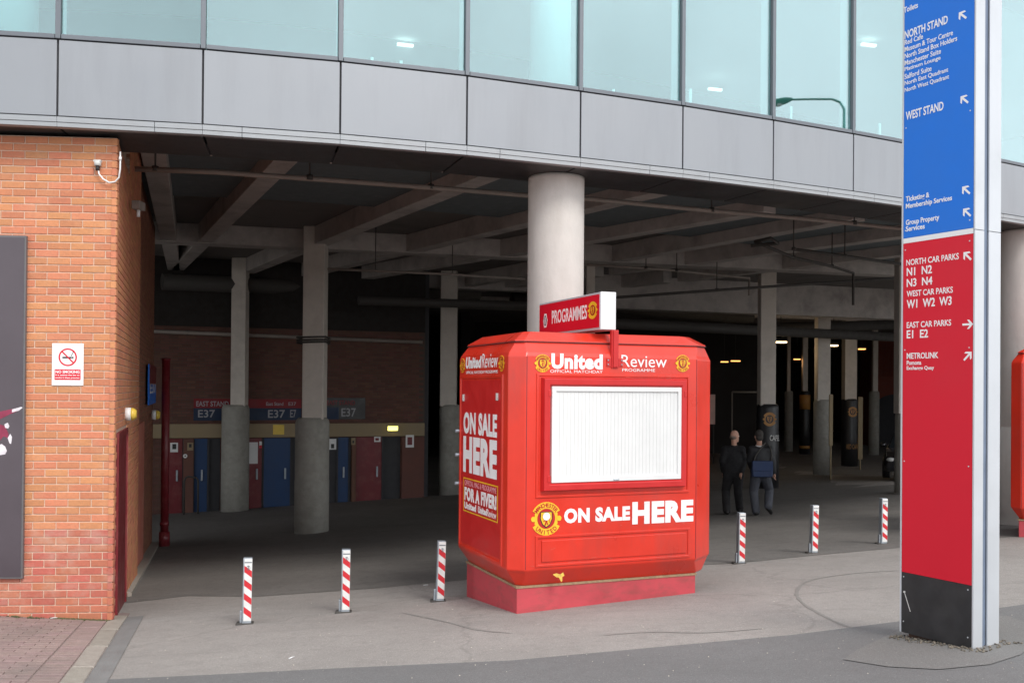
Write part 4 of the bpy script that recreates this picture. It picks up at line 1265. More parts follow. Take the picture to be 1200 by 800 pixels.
# lamps deep in the concourse
def lamp(px, py, d, m, w_, label, power, col):
    p = at_d(px, py, d)
    e = empty('ceiling_lamp', p, 0, label, 'lamp', 'lamps under the deep concourse ceiling')
    mb = MB(); mb.box((-w_, -.12, .03), (w_, .12, .11)); mb.tube([(0, 0, .11), (0, 0, Z_SL - p.z)], .012, 6); mb.build('housing', M_PIPE_D, e)
    mb = MB(); mb.box((-w_ * .95, -.10, -.02), (w_ * .95, .10, .028)); mb.build('diffuser', m, e)
    if power:
        l = bpy.data.lights.new('lamp_light', 'POINT'); l.energy = power; l.color = col; l.shadow_soft_size = .15
        lo = bpy.data.objects.new('lamp_light', l); COL.objects.link(lo); lo.parent = e; lo.location = (0, 0, -.2)
lamp(915, 401, 34, M_LAMPW, .2, 'bright warm lamp right of the first black wrapped column', 9, (1, .72, .42))
lamp(977, 405, 38, M_LAMPW, .15, 'warm lamp above the two middle rear columns', 8, (1, .72, .42))
lamp(1010, 409, 44, M_LAMPO, .15, 'dimmer amber lamp near the red cladding', 4, (1, .65, .35))
lamp(849, 424, 48, M_LAMPO, .18, 'left one of two small amber lamps deep behind the kiosk', 0, (1, .55, .25))
lamp(862, 423, 46, M_LAMPO, .22, 'right one of two small amber lamps deep behind the kiosk', 0, (1, .55, .25))
lamp(934, 421, 50, M_LAMPO, .16, 'small lamp between the thin far columns', 1, (1, .6, .3))
# light band of the far opening
a = at_d(845, 410, 78); b = at_d(1045, 406, 78)

# ------------------------------------------------------------------ red kiosk
def kiosk_profile(x0, x1, y0, y1, c):
    """plan with chamfered corners; c = (fl, fr, br, bl) as (along x, along y)"""
    (ax, ay), (bx, by), (cx, cy), (dx, dy) = c
    return [(x0 + ax, y0), (x1 - bx, y0), (x1, y0 + by), (x1, y1 - cy), (x1 - cx, y1), (x0 + dx, y1), (x0, y1 - dy), (x0, y0 + ay)]
KW, KD = 2.27, 1.60
def make_kiosk(loc, rz, label, sign=True):
    e = empty('programme_kiosk', loc, rz, label, 'kiosk', 'red programme kiosks')
    c = ((.13, .11), (.30, .22), (.24, .20), (.13, .11))
    def ring(i, z, s=1.0, cc=c):
        return [Vector((x, y, z)) for x, y in kiosk_profile(i, KW - i, i, KD - i, [(p * s, q * s) for p, q in cc])]
    mb = MB()
    mb.rings([ring(.11, .27, .45), ring(.10, .285, .45), ring(.02, .40, .95), ring(0, .43), ring(0, 2.40), ring(.012, 2.435), ring(.085, 2.535, .55)])
    body = mb.build('body', M_RED, e, .010)
    mb = MB(); mb.rings([ring(.075, 2.538, .55), ring(.075, 2.552, .55), ring(.20, 2.635, .45), ring(.24, 2.64, .4)]); mb.build('roof', M_RED, e, .006)
    mb = MB()
    for s in [.2 + .29 * k for k in range(7)]:
        mb.ball((s, .12, 2.565), .011, 8, 6)
    for s in [.25 + .27 * k for k in range(5)]:
        mb.ball((.12, s, 2.565), .011, 8, 6)
    mb.build('roof_rivet', M_GALV, e)
    # rubber seam under the roof
    mb = MB(); mb.rings([ring(.082, 2.5355, .55), ring(.07, 2.5355, .55), ring(.07, 2.5375, .55), ring(.082, 2.5375, .55)], False); mb.build('roof_seal', M_FRAME, e)
    # vertical seams
    for s in (.142, KW - .305):
        mb = MB(); mb.box((s - .003, -.0015, .44), (s + .003, .01, 2.40)); mb.build('seam', M_MAROON, e)
    # skirt
    mb = MB(); z0 = -.5
    q = [(.10, .10), (2.03, .10), (2.03, KD - .1), (.10, KD - .1)]
    mb.rings([[Vector((x, y, z0)) for x, y in q], [Vector((x, y, .252)) for x, y in q]]); mb.build('skirt', M_SKIRT, e, .008)
    mb = MB()
    q2 = [(.092, .092), (2.038, .092), (2.038, KD - .092), (.092, KD - .092)]
    mb.rings([[Vector((x, y, .252)) for x, y in q2], [Vector((x, y, .272)) for x, y in q2]]); mb.build('skirt_seal', mat('old_sealant', (.32, .22, .13), .9, var=.3, scale=30), e)
    F = frame((0, 0, 0), (1, 0, 0), (0, 0, 1))
    def bar_frame(x0, x1, z0, z1, wd, o0, o1, M, inner=None):
        """mitred, chamfered frame"""
        mb = MB()
        iw = inner if inner is not None else wd * .45
        prof = [(0, o0), (wd * .15, o1), (wd - iw * .4, o1), (wd, (o0 + o1) * .5), (wd, o0)]
        rs = []
        for cx, cz, sx_, sz in ((x0, z0, 1, 1), (x1, z0, -1, 1), (x1, z1, -1, -1), (x0, z1, 1, -1)):
            rs.append([M @ Vector((cx + sx_ * a, cz + sz * a, o)) for a, o in prof])
        n = len(prof)
        vs = [v for r in rs for v in r]
        fs_ = [(i * n + k, ((i + 1) % 4) * n + k, ((i + 1) % 4) * n + k + 1, i * n + k + 1) for i in range(4) for k in range(n - 1)]
        mb.add(vs, fs_)
        return mb
    # outer moulding round the serving hatch
    bar_frame(.235, 1.885, 1.09, 2.245, .03, -.001, .012, F).build('hatch_moulding', M_RED, e, .003)
    hf = bar_frame(.285, 1.83, 1.15, 2.205, .085, -.001, .06, F, .05).build('hatch_frame', M_REDF, e, .004)
    sh = bar_frame(.367, 1.775, 1.225, 2.13, .055, -.002, .052, F, .01).build('shutter_frame', M_SHUT, e, .003)
    mb = MB(); n = 34; x0, x1 = .42, 1.722
    for k in range(n):
        a, b = x0 + (x1 - x0) * k / n, x0 + (x1 - x0) * (k + 1) / n
        mb.box((a + .0006, -.036, 1.262), (b - .0006, -.002, 2.095))
    tag(mb.build('shutter_slats', M_SHUT, sh, .0008), kind='stuff')
    mb = MB()
    for k in range(n // 2):
        for z in (1.272, 2.083):
            a = x0 + (x1 - x0) * (k + .5) / (n / 2); mb.box((a - .012, -.038, z - .002), (a + .012, -.0365, z + .002))
    mb.build('shutter_notches', M_GALV, sh)
    mb = MB(); mb.tube([(1.02, -.03, 1.262), (1.02, -.054, 1.245), (1.07, -.054, 1.243), (1.10, -.03, 1.262)], .006, 6); mb.build('shutter_handle', M_GALV, sh)
    for x, z in ((.33, 2.03), (.33, 1.24), (1.785, 2.03)):
        mb = MB(); mb.box((x, -.065, z), (x + .03, -.058, z + .06)); mb.build('hinge', M_REDF, hf, .003)
    # lower moulded panel
    bar_frame(.235, 1.90, .452, .748, .03, -.001, .011, F).build('panel_moulding', M_RED, e, .003)
    mb = MB(); mb.box((.30, -.012, .50), (1.85, .01, .70)); mb.build('lower_panel', M_RED, e, .006)
    # left side: moulding, door-like inner panel
    LF = frame((0, 0, 0), (0, -1, 0), (0, 0, 1))       # x' = -y ; outward normal -x
    bar_frame(-1.46, -.225, .44, 2.235, .04, -.001, .012, LF).build('side_moulding', M_RED, e, .003)
    mb = MB(); mb.box((-.004, .27, .50), (.012, 1.41, 2.18)); mb.build('side_panel', M_REDF, e, .003)
    mb = MB()
    for y, z in ((.36, 2.02), (1.33, 2.0)): mb.box((-.018, y - .02, z - .035), (-.0045, y + .02, z + .035)); 
    mb.build('side_catch', M_PLASTIC, e, .003)
    mb = MB()
    for z in (1.1, 1.4, 1.65): mb.tube([(-.05, KD - .13, z), (.03, KD - .13, z)], .018, 8)
    mb.build('rear_hinge', M_GALV, e)
    # lettering
    Fw = F @ Matrix.Translation((0, 0, .0015))
    crest(Fw, .297, 2.335, .083, e); crest(Fw, 1.80, 2.36, .083, e)
    text('United', Fw, .385, .92, 2.285, 2.43, M_VINYL, e, .05)
    text('OFFICIAL MATCHDAY', Fw, .375, .92, 2.250, 2.277, M_VINYL, e, .0)
    text('Review', Fw, 1.12, 1.62, 2.315, 2.43, M_VINYL, e, .0)
    text('PROGRAMME', Fw, 1.13, 1.49, 2.272, 2.300, M_VINYL, e, .0)
    crest(Fw, .345, .90, .155, e)
    mb = MB(); mb.prism(disc(Fw, .345, .922, .036, .036, 0, 0, 20), .009, .0105, Fw); mb.build('crest_highlight', M_VINYL, e)  # painted glint: white disc over the middle of the crest
    text('ON SALE', Fw, .528, 1.225, .847, .985, M_VINYL, e, .055)
    text('HERE', Fw, 1.25, 1.935, .806, 1.02, M_VINYL, e, .06)
    # worn gold sticker scrap on the lower bevel
    mb = MB()
    Bv = frame((.0, .0, .43), (1, 0, 0), (0, .1, .14))
    mb = MB(); mb.prism([(.40, -.055), (.44, -.045), (.475, -.06), (.51, -.04), (.515, -.075), (.49, -.085), (.48, -.125), (.465, -.135), (.455, -.09), (.43, -.085)], .004, .0055, Bv)
    mb.build('torn_sticker', mat('torn_gold', (.50, .33, .04), .6, var=.4, scale=40), e)
    M_SCUFF = mat('scuff', (.52, .16, .12), .7)
    rnd = random.Random(3)
    mb = MB()
    for q in range(26):
        x = rnd.uniform(.15, 1.9); z = rnd.choice([rnd.uniform(.44, .52), rnd.uniform(.72, .8), rnd.uniform(2.18, 2.24), rnd.uniform(.44, 1.1)])
        a = rnd.uniform(-.5, .5); L = rnd.uniform(.012, .06); t_ = rnd.uniform(.0008, .003)
        mb.prism([(x, z), (x + L * math.cos(a), z + L * math.sin(a)), (x + L * math.cos(a), z + L * math.sin(a) + t_), (x, z + t_)], .0122, .0126, F)
    tag(mb.build('scuffs', M_SCUFF, e), kind='stuff')
    # side lettering
    S = LF @ Matrix.Translation((0, 0, .0055))
    text('ON SALE', S, -1.335, -.37, 1.63, 1.855, M_VINYL, e, .045)
    text('HERE', S, -1.335, -.365, 1.235, 1.605, M_VINYL, e, .055)
    mb = MB(); mb.box((-1.318, .83, .0), (-.33, 1.178, .0012), S); sg = mb.build('fiver_sticker', M_CRED, e)
    bar_frame(-1.318, -.33, .83, 1.178, .012, .0012, .0024, S, 0).build('sticker_border', M_YEL, sg)
    text('OFFICIAL MAG & PROGRAMME', S @ Matrix.Translation((0, 0, .0014)), -1.28, -.37, 1.10, 1.155, mat('pink_vinyl', (.75, .35, .4), .5), sg, .0)
    text('FOR A FIVER!', S @ Matrix.Translation((0, 0, .0014)), -1.285, -.365, .945, 1.085, M_VINYL, sg, .05)
    text('United', S @ Matrix.Translation((0, 0, .0014)), -1.285, -.93, .86, .93, M_VINYL, sg, .05)
    text('United', S @ Matrix.Translation((0, 0, .0014)), -.87, -.62, .86, .93, M_VINYL, sg, .05)
    text('Review', S @ Matrix.Translation((0, 0, .0014)), -.61, -.37, .86, .93, M_VINYL, sg, .0)
    S2 = LF @ Matrix.Translation((0, 0, .0015))
    crest(S2, -1.39, 2.335, .075, e); crest(S2, -.27, 2.335, .075, e)
    text('United', S2, -1.29, -.82, 2.30, 2.42, M_VINYL, e, .05, shear=.2)
    text('Review', S2, -.81, -.37, 2.30, 2.44, M_VINYL, e, 0, shear=.2)
    text('OFFICIAL MATCHDAY PROGRAMME', S2, -1.28, -.37, 2.245, 2.275, M_VINYL, e, 0)
    return e
KO = Vector((.005, 8.76, 0)); KY = R(22)
k1 = make_kiosk(KO, KY, 'red kiosk with white shutter and white lettering, standing whole before the round column')
# second kiosk beyond the totem at the right edge
k2 = copy_tree(k1)
k2['label'] = 'red kiosk cut off by the right edge of the picture beside the far round column'
k2.location = (6.80, 13.1, .10); k2.rotation_euler = (0, 0, R(-33))

# projecting light box on the kiosk roof (stands on its own bracket)
lb = empty('programmes_light_box', KO, KY, 'red and white projecting sign box reading PROGRAMMES on a red bracket above the kiosk', 'sign')
BX0, BX1 = .905, 1.075
mb = MB(); mb.box((BX0, .03, 2.665), (BX1, 1.475, 3.025)); mb.build('box', M_ALU, lb, .006)
mb = MB(); mb.box((BX0 + .006, .022, 2.672), (BX1 - .006, .0295, 3.028)); mb.build('end_panel', M_WHITE, lb)
mb = MB(); mb.box((BX0 - .004, .045, 2.69), (BX0 - .0005, 1.46, 3.005)); rf = mb.build('face_panel', M_SRED, lb)
LB = frame((BX0 - .0042, 0, 0), (0, -1, 0), (0, 0, 1))
text('PROGRAMMES', LB, -1.13, -.30, 2.785, 2.925, M_VINYL, rf, .02)
crest(LB, -.175, 2.86, .085, rf, words=False, squash=1.2)
mb = MB(); mb.prism(disc(LB, -1.30, 2.83, .055, .085, 0, 0, 6), .0002, .0015, LB); mb.build('club_badge', M_VINYL, rf)
mb = MB(); mb.prism(disc(LB, -1.30, 2.83, .036, .055, 0, 0, 16), .0018, .003, LB); mb.build('badge_ring', M_BLACK, rf)
mb = MB(); mb.prism(disc(LB, -1.30, 2.83, .014, .045, 0, 0, 12), .0033, .0045, LB); mb.build('badge_core', M_VINYL, rf)
mb = MB(); mb.box((1.01, -.012, 2.30), (1.085, .028, 2.664)); mb.box((1.025, -.024, 2.31), (1.07, -.0125, 2.66)); mb.build('bracket_post', M_REDF, lb, .004)
mb = MB(); mb.box((.96, -.008, 2.315), (1.009, .012, 2.395)); mb.box((1.086, -.008, 2.315), (1.135, .012, 2.395)); mb.build('bracket_plate', M_REDF, lb, .003)
mb = MB()
for x in (.975, 1.12):
    for z in (2.335, 2.375): mb.ball((x, -.010, z), .008, 8, 5)
mb.build('bracket_bolt', M_GALV, lb)

# ------------------------------------------------------------------ totem direction sign
TC = Vector((3.1, 6.45, 0)); TY = math.atan2(-.87, .49)
te = empty('direction_totem', TC, TY, 'tall blue red and black direction sign listing stands and car parks in the right foreground', 'sign')
# local x runs along the face towards the near corner (0), face normal = local -y ; back is +y
TW, TD, TZ0, TZ1 = .572, .27, .37, 5.7
u_, v_ = Vector((.49, -.87, 0)), None
def tb(name, x0, x1, y0, y1, z0, z1, m, bevel=0, parent=te):
    mb = MB(); mb.box((x0, y0, z0), (x1, y1, z1)); return mb.build(name, m, parent, bevel)
tb('core', -TW + .01, -.03, .012, TD - .012, TZ0, TZ1 - .01, M_GROOVE)
tb('blue_panel', -TW + .012, -.004, -.003, .010, 3.205, TZ1, M_SBLUE, .001)
tb('white_divider', -TW + .012, -.004, -.003, .010, 3.168, 3.2035, M_WHITE)
tb('red_panel', -TW + .012, -.004, -.003, .010, .803, 3.1665, M_SRED, .001)
tb('black_panel', -TW + .012, -.004, -.003, .010, TZ0, .8015, M_BLACK, .001)
tb('left_edge_profile', -TW - .004, -TW + .010, -.004, TD, TZ0, TZ1, M_ALU, .002)
tb('back_panel', -TW + .012, -.004, TD - .010, TD + .002, TZ0, TZ1, M_ALU, .001)
# near end: two aluminium flanges with a groove between, split at the panel joint
for z0, z1 in ((TZ0 - .01, 3.19), (3.193, TZ1)):
    tb('edge_flange', -.0025, .012, -.004, .093, z0, z1, M_ALU, .003)
    tb('edge_flange', -.0025, .012, .145, TD + .003, z0, z1, M_ALU, .003)
tb('edge_groove', -.03, -.004, .094, .144, TZ0, TZ1, M_GROOVE)
mb = MB(); mb.box((-TW + .05, .03, .1), (-.06, TD - .03, TZ0 + .01)); mb.build('foot', mat('rusty_steel', (.06, .035, .025), .95, var=.4, scale=30, bump=.6), te)
TF = frame((0, -.0032, 0), (1, 0, 0), (0, 0, 1))
def tt(s, px0, px1, y0, y1, bold=.01):
    """lettering between photo columns px0..px1, rows y0 (top at px0) .. y1 (baseline at px0)"""
    def loc(px, py):
        r = ray(px, py); n = Vector((-.87, -.49, 0)).normalized(); n = Vector((math.sin(TY), -math.cos(TY), 0))
        t = TC.dot(n) / (r.x * n.x + r.y * n.y); p = Vector((r.x * t, t, CZ + r.z * t))
        return (p - TC).dot(Vector((math.cos(TY), math.sin(TY), 0))), p.z
    a = loc(px0, y1); b = loc(px0, y0); x1 = loc(px1, y1)[0]
    text(s, TF, a[0], x1, a[1], b[1], M_VINYL, te, bold)
def tloc(px, py):
    r = ray(px, py); n = Vector((math.sin(TY), -math.cos(TY), 0))
    t = TC.dot(n) / (r.x * n.x + r.y * n.y); p = Vector((r.x * t, t, CZ + r.z * t))
    return (p - TC).dot(Vector((math.cos(TY), math.sin(TY), 0))), p.z
tt('Tickets', 1060, 1078, -14, -2 + 0, .02)
tt('Toilets', 1059.5, 1076, 9.5, 16, .015)
tt('NORTH STAND', 1060.5, 1111, 37, 46.5, .02)
for i, (s, x) in enumerate((('Red Cafe', 1082), ('Museum & Tour Centre', 1117), ('North Stand Box Holders', 1122), ('Manchester Suite', 1103), ('Platinum Lounge', 1102.5), ('Salford Suite', 1092), ('North East Quadrant', 1111.5), ('North West Quadrant', 1112.5))):
    y = 46.5 + i * 8.0
    tt(s, 1060.5, x, y + 1.0, y + 7.0, .012)
tt('WEST STAND', 1062, 1106, 131.5, 141.5, .02)
tt('Ticketing &', 1062, 1089.5, 230.5, 238.5, .02)
tt('Membership Services', 1062, 1116, 239, 246.5, .02)
tt('Group Property', 1062, 1101, 258, 266, .02)
tt('Services', 1062, 1084, 265.5, 271.5, .02)
tt('NORTH CAR PARKS', 1062.5, 1124, 304.5, 311.5, .015)
tt('N1  N2', 1063, 1092.5, 314, 323.5, .02)
tt('N3  N4', 1063, 1093, 327, 336.5, .02)
tt('WEST CAR PARKS', 1063, 1117, 341, 348, .015)
tt('W1  W2  W3', 1063, 1115.5, 351.5, 361.5, .02)
tt('EAST CAR PARKS', 1063, 1115, 377.5, 384.5, .015)
tt('E1  E2', 1063, 1088, 387, 396.5, .02)
tt('METROLINK', 1063, 1100, 413.5, 420.5, .02)
tt('Pomona', 1063, 1080, 422.5, 427.5, .02)
tt('Exchange Quay', 1063, 1095, 429, 434.5, .02)
def arrow(px, py, ang, size=.040):
    cx, cz = tloc(px, py)
    mb = MB()
    c, s = math.cos(ang), math.sin(ang)
    def q(pts): return [(cx + (x * c - y * s) * size, cz + (x * s + y * c) * size) for x, y in pts]
    mb.prism(q([(-1, -.17), (.55, -.17), (.55, .17), (-1, .17)]), 0, .0015, TF)
    mb.prism(q([(1, 0), (.25, .78), (-.12, .78), (.50, 0.0)]), 0.0002, .0016, TF)
    mb.prism(q([(1, 0), (.50, 0.0), (-.12, -.78), (.25, -.78)]), 0.0002, .0016, TF)
    mb.build('arrow', M_VINYL, te)
for px, py, a in ((1128.5, 18.5, 135), (1130.5, 117, 135), (1132.5, 223, 135), (1133.5, 249, 135), (1134, 300, 135), (1134.5, 380, 0), (1134.5, 417, 45)):
    arrow(px, py, R(a))
for x in (-TW + .03, -.03):
    for z in (.45, .77, 1.6, 2.4, 3.12, 3.26, 4.0):
        mb = MB(); mb.prism(disc(TF, x, z, .005, .005, 0, 0, 10), 0, .002, TF); mb.build('fixing_screw', M_ALU, te)
# scratches on the black foot
mb = MB(); a = tloc(1060, 694); b = tloc(1067, 716)
mb.prism([(a[0], a[1]), (a[0] + .006, a[1]), (b[0] + .004, b[1]), (b[0] - .002, b[1])], 0, .0006, TF); mb.prism([(a[0] - .008, a[1]), (a[0] + .01, a[1] + .003), (a[0] + .008, a[1] + .015), (a[0] - .006, a[1] + .012)], 0.0007, .0012, TF)
mb.build('scratch', M_PLASTIC, te)
# gravel and debris at the totem foot
mb = MB()
for k in range(420):
    x = random.uniform(-TW - .05, .12); y = random.choice([random.gauss(-.03, .035), random.uniform(-.02, TD + .1)])
    p = TC + Vector((math.cos(TY) * x - math.sin(TY) * y, math.sin(TY) * x + math.cos(TY) * y, 0))
    r = random.uniform(.003, .011)
    mb.ball((p.x, p.y, gz(p.x, p.y) + .012 + r * .3), (r, r * .8, r * .7), 5, 4)
tag(mb.build('debris', mat('debris', (.14, .12, .095), .95, rnd=.6), None, fix=False), 'loose grit and stones round the foot of the direction sign', 'grit', kind='stuff')

# ------------------------------------------------------------------ bollards
M_BWHITE = mat('bollard_white', (.72, .72, .70), .5, var=.08, scale=15, dirt=(.45, .44, .42), dirt_amt=.4, dscale=12)
M_BRED = mat('bollard_red', (.58, .02, .03), .5, var=.08, scale=15)
BH_ = .625
def make_bollard():
    e = empty('security_bollard', (0, 0, 0))
    hw = .042
    mb = MB(); mb.box((-hw, -hw, -.05), (hw, hw, BH_)); mb.build('post', M_GALV, e, .006)
    fr_ = frame((0, -hw - .0008, 0), (1, 0, 0), (0, 0, 1))
    mb = MB(); mb.box((-hw + .012, .035, 0), (hw - .001, BH_ - .005, .001), fr_)
    face = mb.build('white_face', M_BWHITE, e)
    for k in range(4):
        z = .060 + k * .128
        x0, x1 = -hw + .013, hw - .002
        mb = MB(); mb.prism([(x0, z + .052), (x0, z + .112), (x1, z + .058), (x1, z - .002)], .0012, .002, fr_)
        mb.build('red_stripe', M_BRED, face)
    mb = MB(); mb.box((-hw + .014, BH_ - .045, .0012), (hw - .004, BH_ - .035, .002), fr_)
    for k in range(14):
        a, b = 2 * math.pi * k / 14, 2 * math.pi * (k + 1) / 14
        mb.prism([(.006 + .017 * math.cos(t) * (.75 if q else 1), BH_ - .09 + .022 * math.sin(t) * (.75 if q else 1)) for q, t in ((0, a), (0, b), (1, b), (1, a))], .0012, .002, fr_)
    mb.box((.002, BH_ - .115, .0012), (.010, BH_ - .075, .002), fr_)
    mb.build('printed_mark', M_FRAME, face)
    mb = MB(); mb.box((-hw - .022, -.02, -.02), (-hw - .0005, .02, .13)); mb.build('hinge_bracket', M_GALV, e, .004)
    mb = MB(); mb.rings([[Vector((x * s, y * s, z)) for x, y in ((-.10, -.05), (.06, -.055), (.065, .05), (-.09, .055))] for s, z in ((1, -.03), (1, .012), (.9, .016))]); mb.build('ground_socket', M_PIPE_D, e)
    return e
proto = make_bollard()
blabs = ['red and white striped bollard nearest the brick wall', 'red and white striped bollard second from the brick wall', 'red and white striped bollard close to the left side of the kiosk',
         'red and white striped bollard just right of the kiosk below the two men', 'red and white striped bollard in the middle of the three right of the kiosk', 'red and white striped bollard nearest the direction sign']
for i, (px, py) in enumerate(((289, 730.5), (404.5, 717), (515, 704), (867.5, 660), (953, 648), (1034.5, 637))):
    o = proto if i == 0 else copy_tree(proto)
    p = on_ground(px, py); p.z = gz(p.x, p.y)
    o.location = p; o.rotation_euler = (R(random.uniform(-1.2, 1.2)), R(random.uniform(.2, 1.9)), R(12 + random.uniform(-3, 3)) if i < 3 else R(8))
    tag(o, blabs[i], 'bollard', 'striped fold-down bollards across the entrance')

# ------------------------------------------------------------------ people
def figure_mesh(name, caps_, balls, m, parent, voxel=.009):
    """one continuous remeshed surface grown from tapered limbs and rounded masses"""
    mb = MB()
    for pts, rs in caps_:
        pts = [Vector(p) for p in pts]
        mb.tube(pts, rs, 10)
        for p, r in zip(pts, rs): mb.ball(p, r * .995, 10, 8)
    for c, r, *M in balls:
        mb.ball(c, r, 16, 12, M[0] if M else None)
    o = mb.build(name, m, parent, fix=False)
    rm = o.modifiers.new('remesh', 'REMESH'); rm.mode = 'VOXEL'; rm.voxel_size = voxel; rm.use_smooth_shade = True
    sm = o.modifiers.new('smooth', 'SMOOTH'); sm.factor = .6; sm.iterations = 22 if name == 'coat' else 3
    return o
def hand(at, d, side):
    """palm, four unequal bent fingers and a thumb; d = direction of the arm"""
    at = Vector(at); d = Vector(d).normalized()
    s = d.cross(Vector((0, 1, 0))).normalized() * side
    f = s.cross(d).normalized()
    caps_ = [([at, at + d * .05, at + d * .09], [.022, .032, .030])]
    lens = [.070, .080, .075, .058]
    for k in range(4):
        b = at + d * .09 + f * (-.027 + .018 * k)
        caps_.append(([b, b + d * lens[k] * .5 + s * .006, b + d * lens[k] * .85 + s * .028], [.0095, .009, .008]))
    b = at + d * .03 + f * -.028
    caps_.append(([b, b + d * .03 + f * -.02 + s * .01, b + d * .058 + f * -.018 + s * .02], [.011, .010, .009]))
    return caps_
def person(loc, rz, label, P, mats, bald, bag):
    e = empty('person', loc, rz, label, 'person')
    skinm, coatm, trm, hairm = mats
    H = P['head']; hx, hy, hz = H
    yaw = P['turn']
    HM = Matrix.Rotation(yaw, 4, 'Z')
    def hp(x, y, z): return Vector(H) + (HM @ Vector((x, y, z)))
    balls = [(hp(0, 0, .03), (.076, .095, .105), HM.to_3x3()), (hp(0, -.03, -.05), (.058, .068, .075), HM.to_3x3()),
             (hp(0, -.098, -.005), (.013, .020, .026), HM.to_3x3()), (hp(.078, .0, -.005), (.012, .022, .032), HM.to_3x3()), (hp(-.078, .0, -.005), (.012, .022, .032), HM.to_3x3()),
             (hp(0, -.085, -.058), (.024, .016, .010), HM.to_3x3()), (hp(0, -.078, -.095), (.028, .022, .02), HM.to_3x3())]
    limbs = [([hp(0, .015, -.05), Vector((hx * .6, .01, hz - .18)), Vector((0, 0, hz - .30))], [.056, .056, .07]),
             ([Vector((0, 0, hz - .32)), Vector((0, 0, 1.15)), Vector((0, 0, .95))], [.10, .12, .12])]
    for s in (-1, 1):
        sh, el, wr = P['arm'][s]
        limbs.append(([Vector((0, 0, hz - .32)), Vector(sh), Vector(el), Vector(wr)], [.06, .05, .04, .027]))
        d = (Vector(wr) - Vector(el)).normalized()
        limbs += hand(wr, d, s)
        hp_, kn, an, toe = P['leg'][s]
        limbs.append(([Vector((0, 0, .95)), Vector(hp_), Vector(kn), Vector(an), Vector(toe)], [.10, .08, .055, .038, .03]))
    figure_mesh('body', limbs, balls, skinm, e, .0085)
    mb = MB()
    for s in (-1, 1):
        mb.ball(hp(.03 * s, -.084, .012), .0115, 8, 6)
    mb.build('eyes', M_WHITE, e, fix=False)
    # coat
    c = [([Vector((0, .0, hz - .235)), Vector((0, 0, hz - .30))], [.075, .10])]
    b = [((0, .01, hz - .40), (.215, .135, .165)), ((0, 0, 1.12), (.205, .145, .30)), ((0, .0, P['hem'] + .12), (.215, .16, .20))]
    for s in (-1, 1):
        sh, el, wr = P['arm'][s]
        wv = Vector(el) + (Vector(wr) - Vector(el)) * .95
        c.append(([Vector((0, 0, hz - .27)), Vector(sh) + Vector((0, 0, -.03)), Vector(el), wv], [.10, .098, .082, .062]))
        hpv = Vector(P['leg'][s][0])
        c.append(([hpv + Vector((0, 0, .1)), Vector((hpv.x * 1.05, hpv.y, P['hem']))], [.125, .122]))
    figure_mesh('coat', c, b, coatm, e, .012)
    # trousers
    c = [([Vector((0, 0, 1.0)), Vector((0, 0, .90))], [.14, .13])]
    for s in (-1, 1):
        hp_, kn, an, toe = P['leg'][s]
        anv = Vector(an)
        c.append(([Vector(hp_) + Vector((0, 0, .05)), Vector(hp_) - Vector((0, 0, .08)), Vector(kn), anv + (Vector(kn) - anv) * .35, anv + Vector((0, 0, .01))], [.118, .118, .092, .086, .082]))
    figure_mesh('trousers', c, [], trm, e, .011)
    c = []
    for s in (-1, 1):
        hp_, kn, an, toe = P['leg'][s]
        a = Vector(an); t = Vector(toe)
        hl = a + (a - t).normalized() * .05; hl.z = min(a.z, t.z + .02) if a.z < .13 else a.z - .03
        figure = ([hl, a * .5 + t * .5 + Vector((0, 0, -.01)), t], [.042, .046, .038])
        o = figure_mesh('shoe', [figure], [], M_SHOE, e, .01)
    # collar
    mb = MB(); ring = []
    for k in range(17):
        a = 2 * math.pi * k / 16
        ring.append((hx * .6 + .068 * math.cos(a), .01 + .068 * math.sin(a), hz - .185 + .012 * math.sin(a)))
    mb.tube(ring, .016 if not bald else .014, 8, caps=False); mb.build('shirt_collar', M_WHITE if not bald else coatm, e)
    if bald:
        mb = MB(); mb.ball(hp(0, .035, -.012), (.078, .072, .05), 20, 12, HM.to_3x3()); mb.build('hair', mat('hair_stubble', (.22, .17, .14), .9), e)
    else:
        mb = MB(); mb.ball(hp(0, .022, .048), (.084, .094, .098), 24, 16, HM.to_3x3()); mb.ball(hp(0, .05, -.02), (.075, .062, .07), 20, 12, HM.to_3x3()); mb.build('hair', hairm, e)
    return e
# bald man in long black coat, head turned to the right
gl = on_ground(859, 603)
P1 = dict(head=(.02, .0, 1.63), turn=R(180 - 55), hem=.80,
          arm={-1: ((-.165, 0, 1.38), (-.215, -.04, 1.12), (-.20, .08, .90)), 1: ((.165, 0, 1.38), (.215, .03, 1.12), (.16, -.12, .90))},
          leg={-1: ((-.095, 0, .90), (-.15, .06, .50), (-.13, -.06, .09), (-.16, .10, .04)), 1: ((.095, 0, .90), (.10, .06, .49), (.14, .22, .10), (.16, .38, .05))})
person(gl, R(-12), 'bald man in a long black coat walking away with his head turned right', P1, (M_SKIN, M_COAT, M_TROU, M_HAIRG), True, False)
gr_ = on_ground(891, 604)
P2 = dict(head=(-.04, .0, 1.60), turn=R(180 + 12), hem=.88,
          arm={-1: ((-.165, 0, 1.36), (-.21, .04, 1.12), (-.15, .16, .95)), 1: ((.165, 0, 1.36), (.225, -.04, 1.10), (.255, -.02, .88))},
          leg={-1: ((-.09, 0, .88), (-.13, .05, .48), (-.09, -.02, .08), (-.10, .13, .04)), 1: ((.09, 0, .88), (.20, .16, .50), (.13, -.16, .20), (.20, -.06, .07))})
person(gr_, R(-6), 'grey haired man in dark jacket and grey trousers carrying a blue shoulder bag', P2, (M_SKIN, M_JACK, M_GTROU, M_HAIRG), False, True)
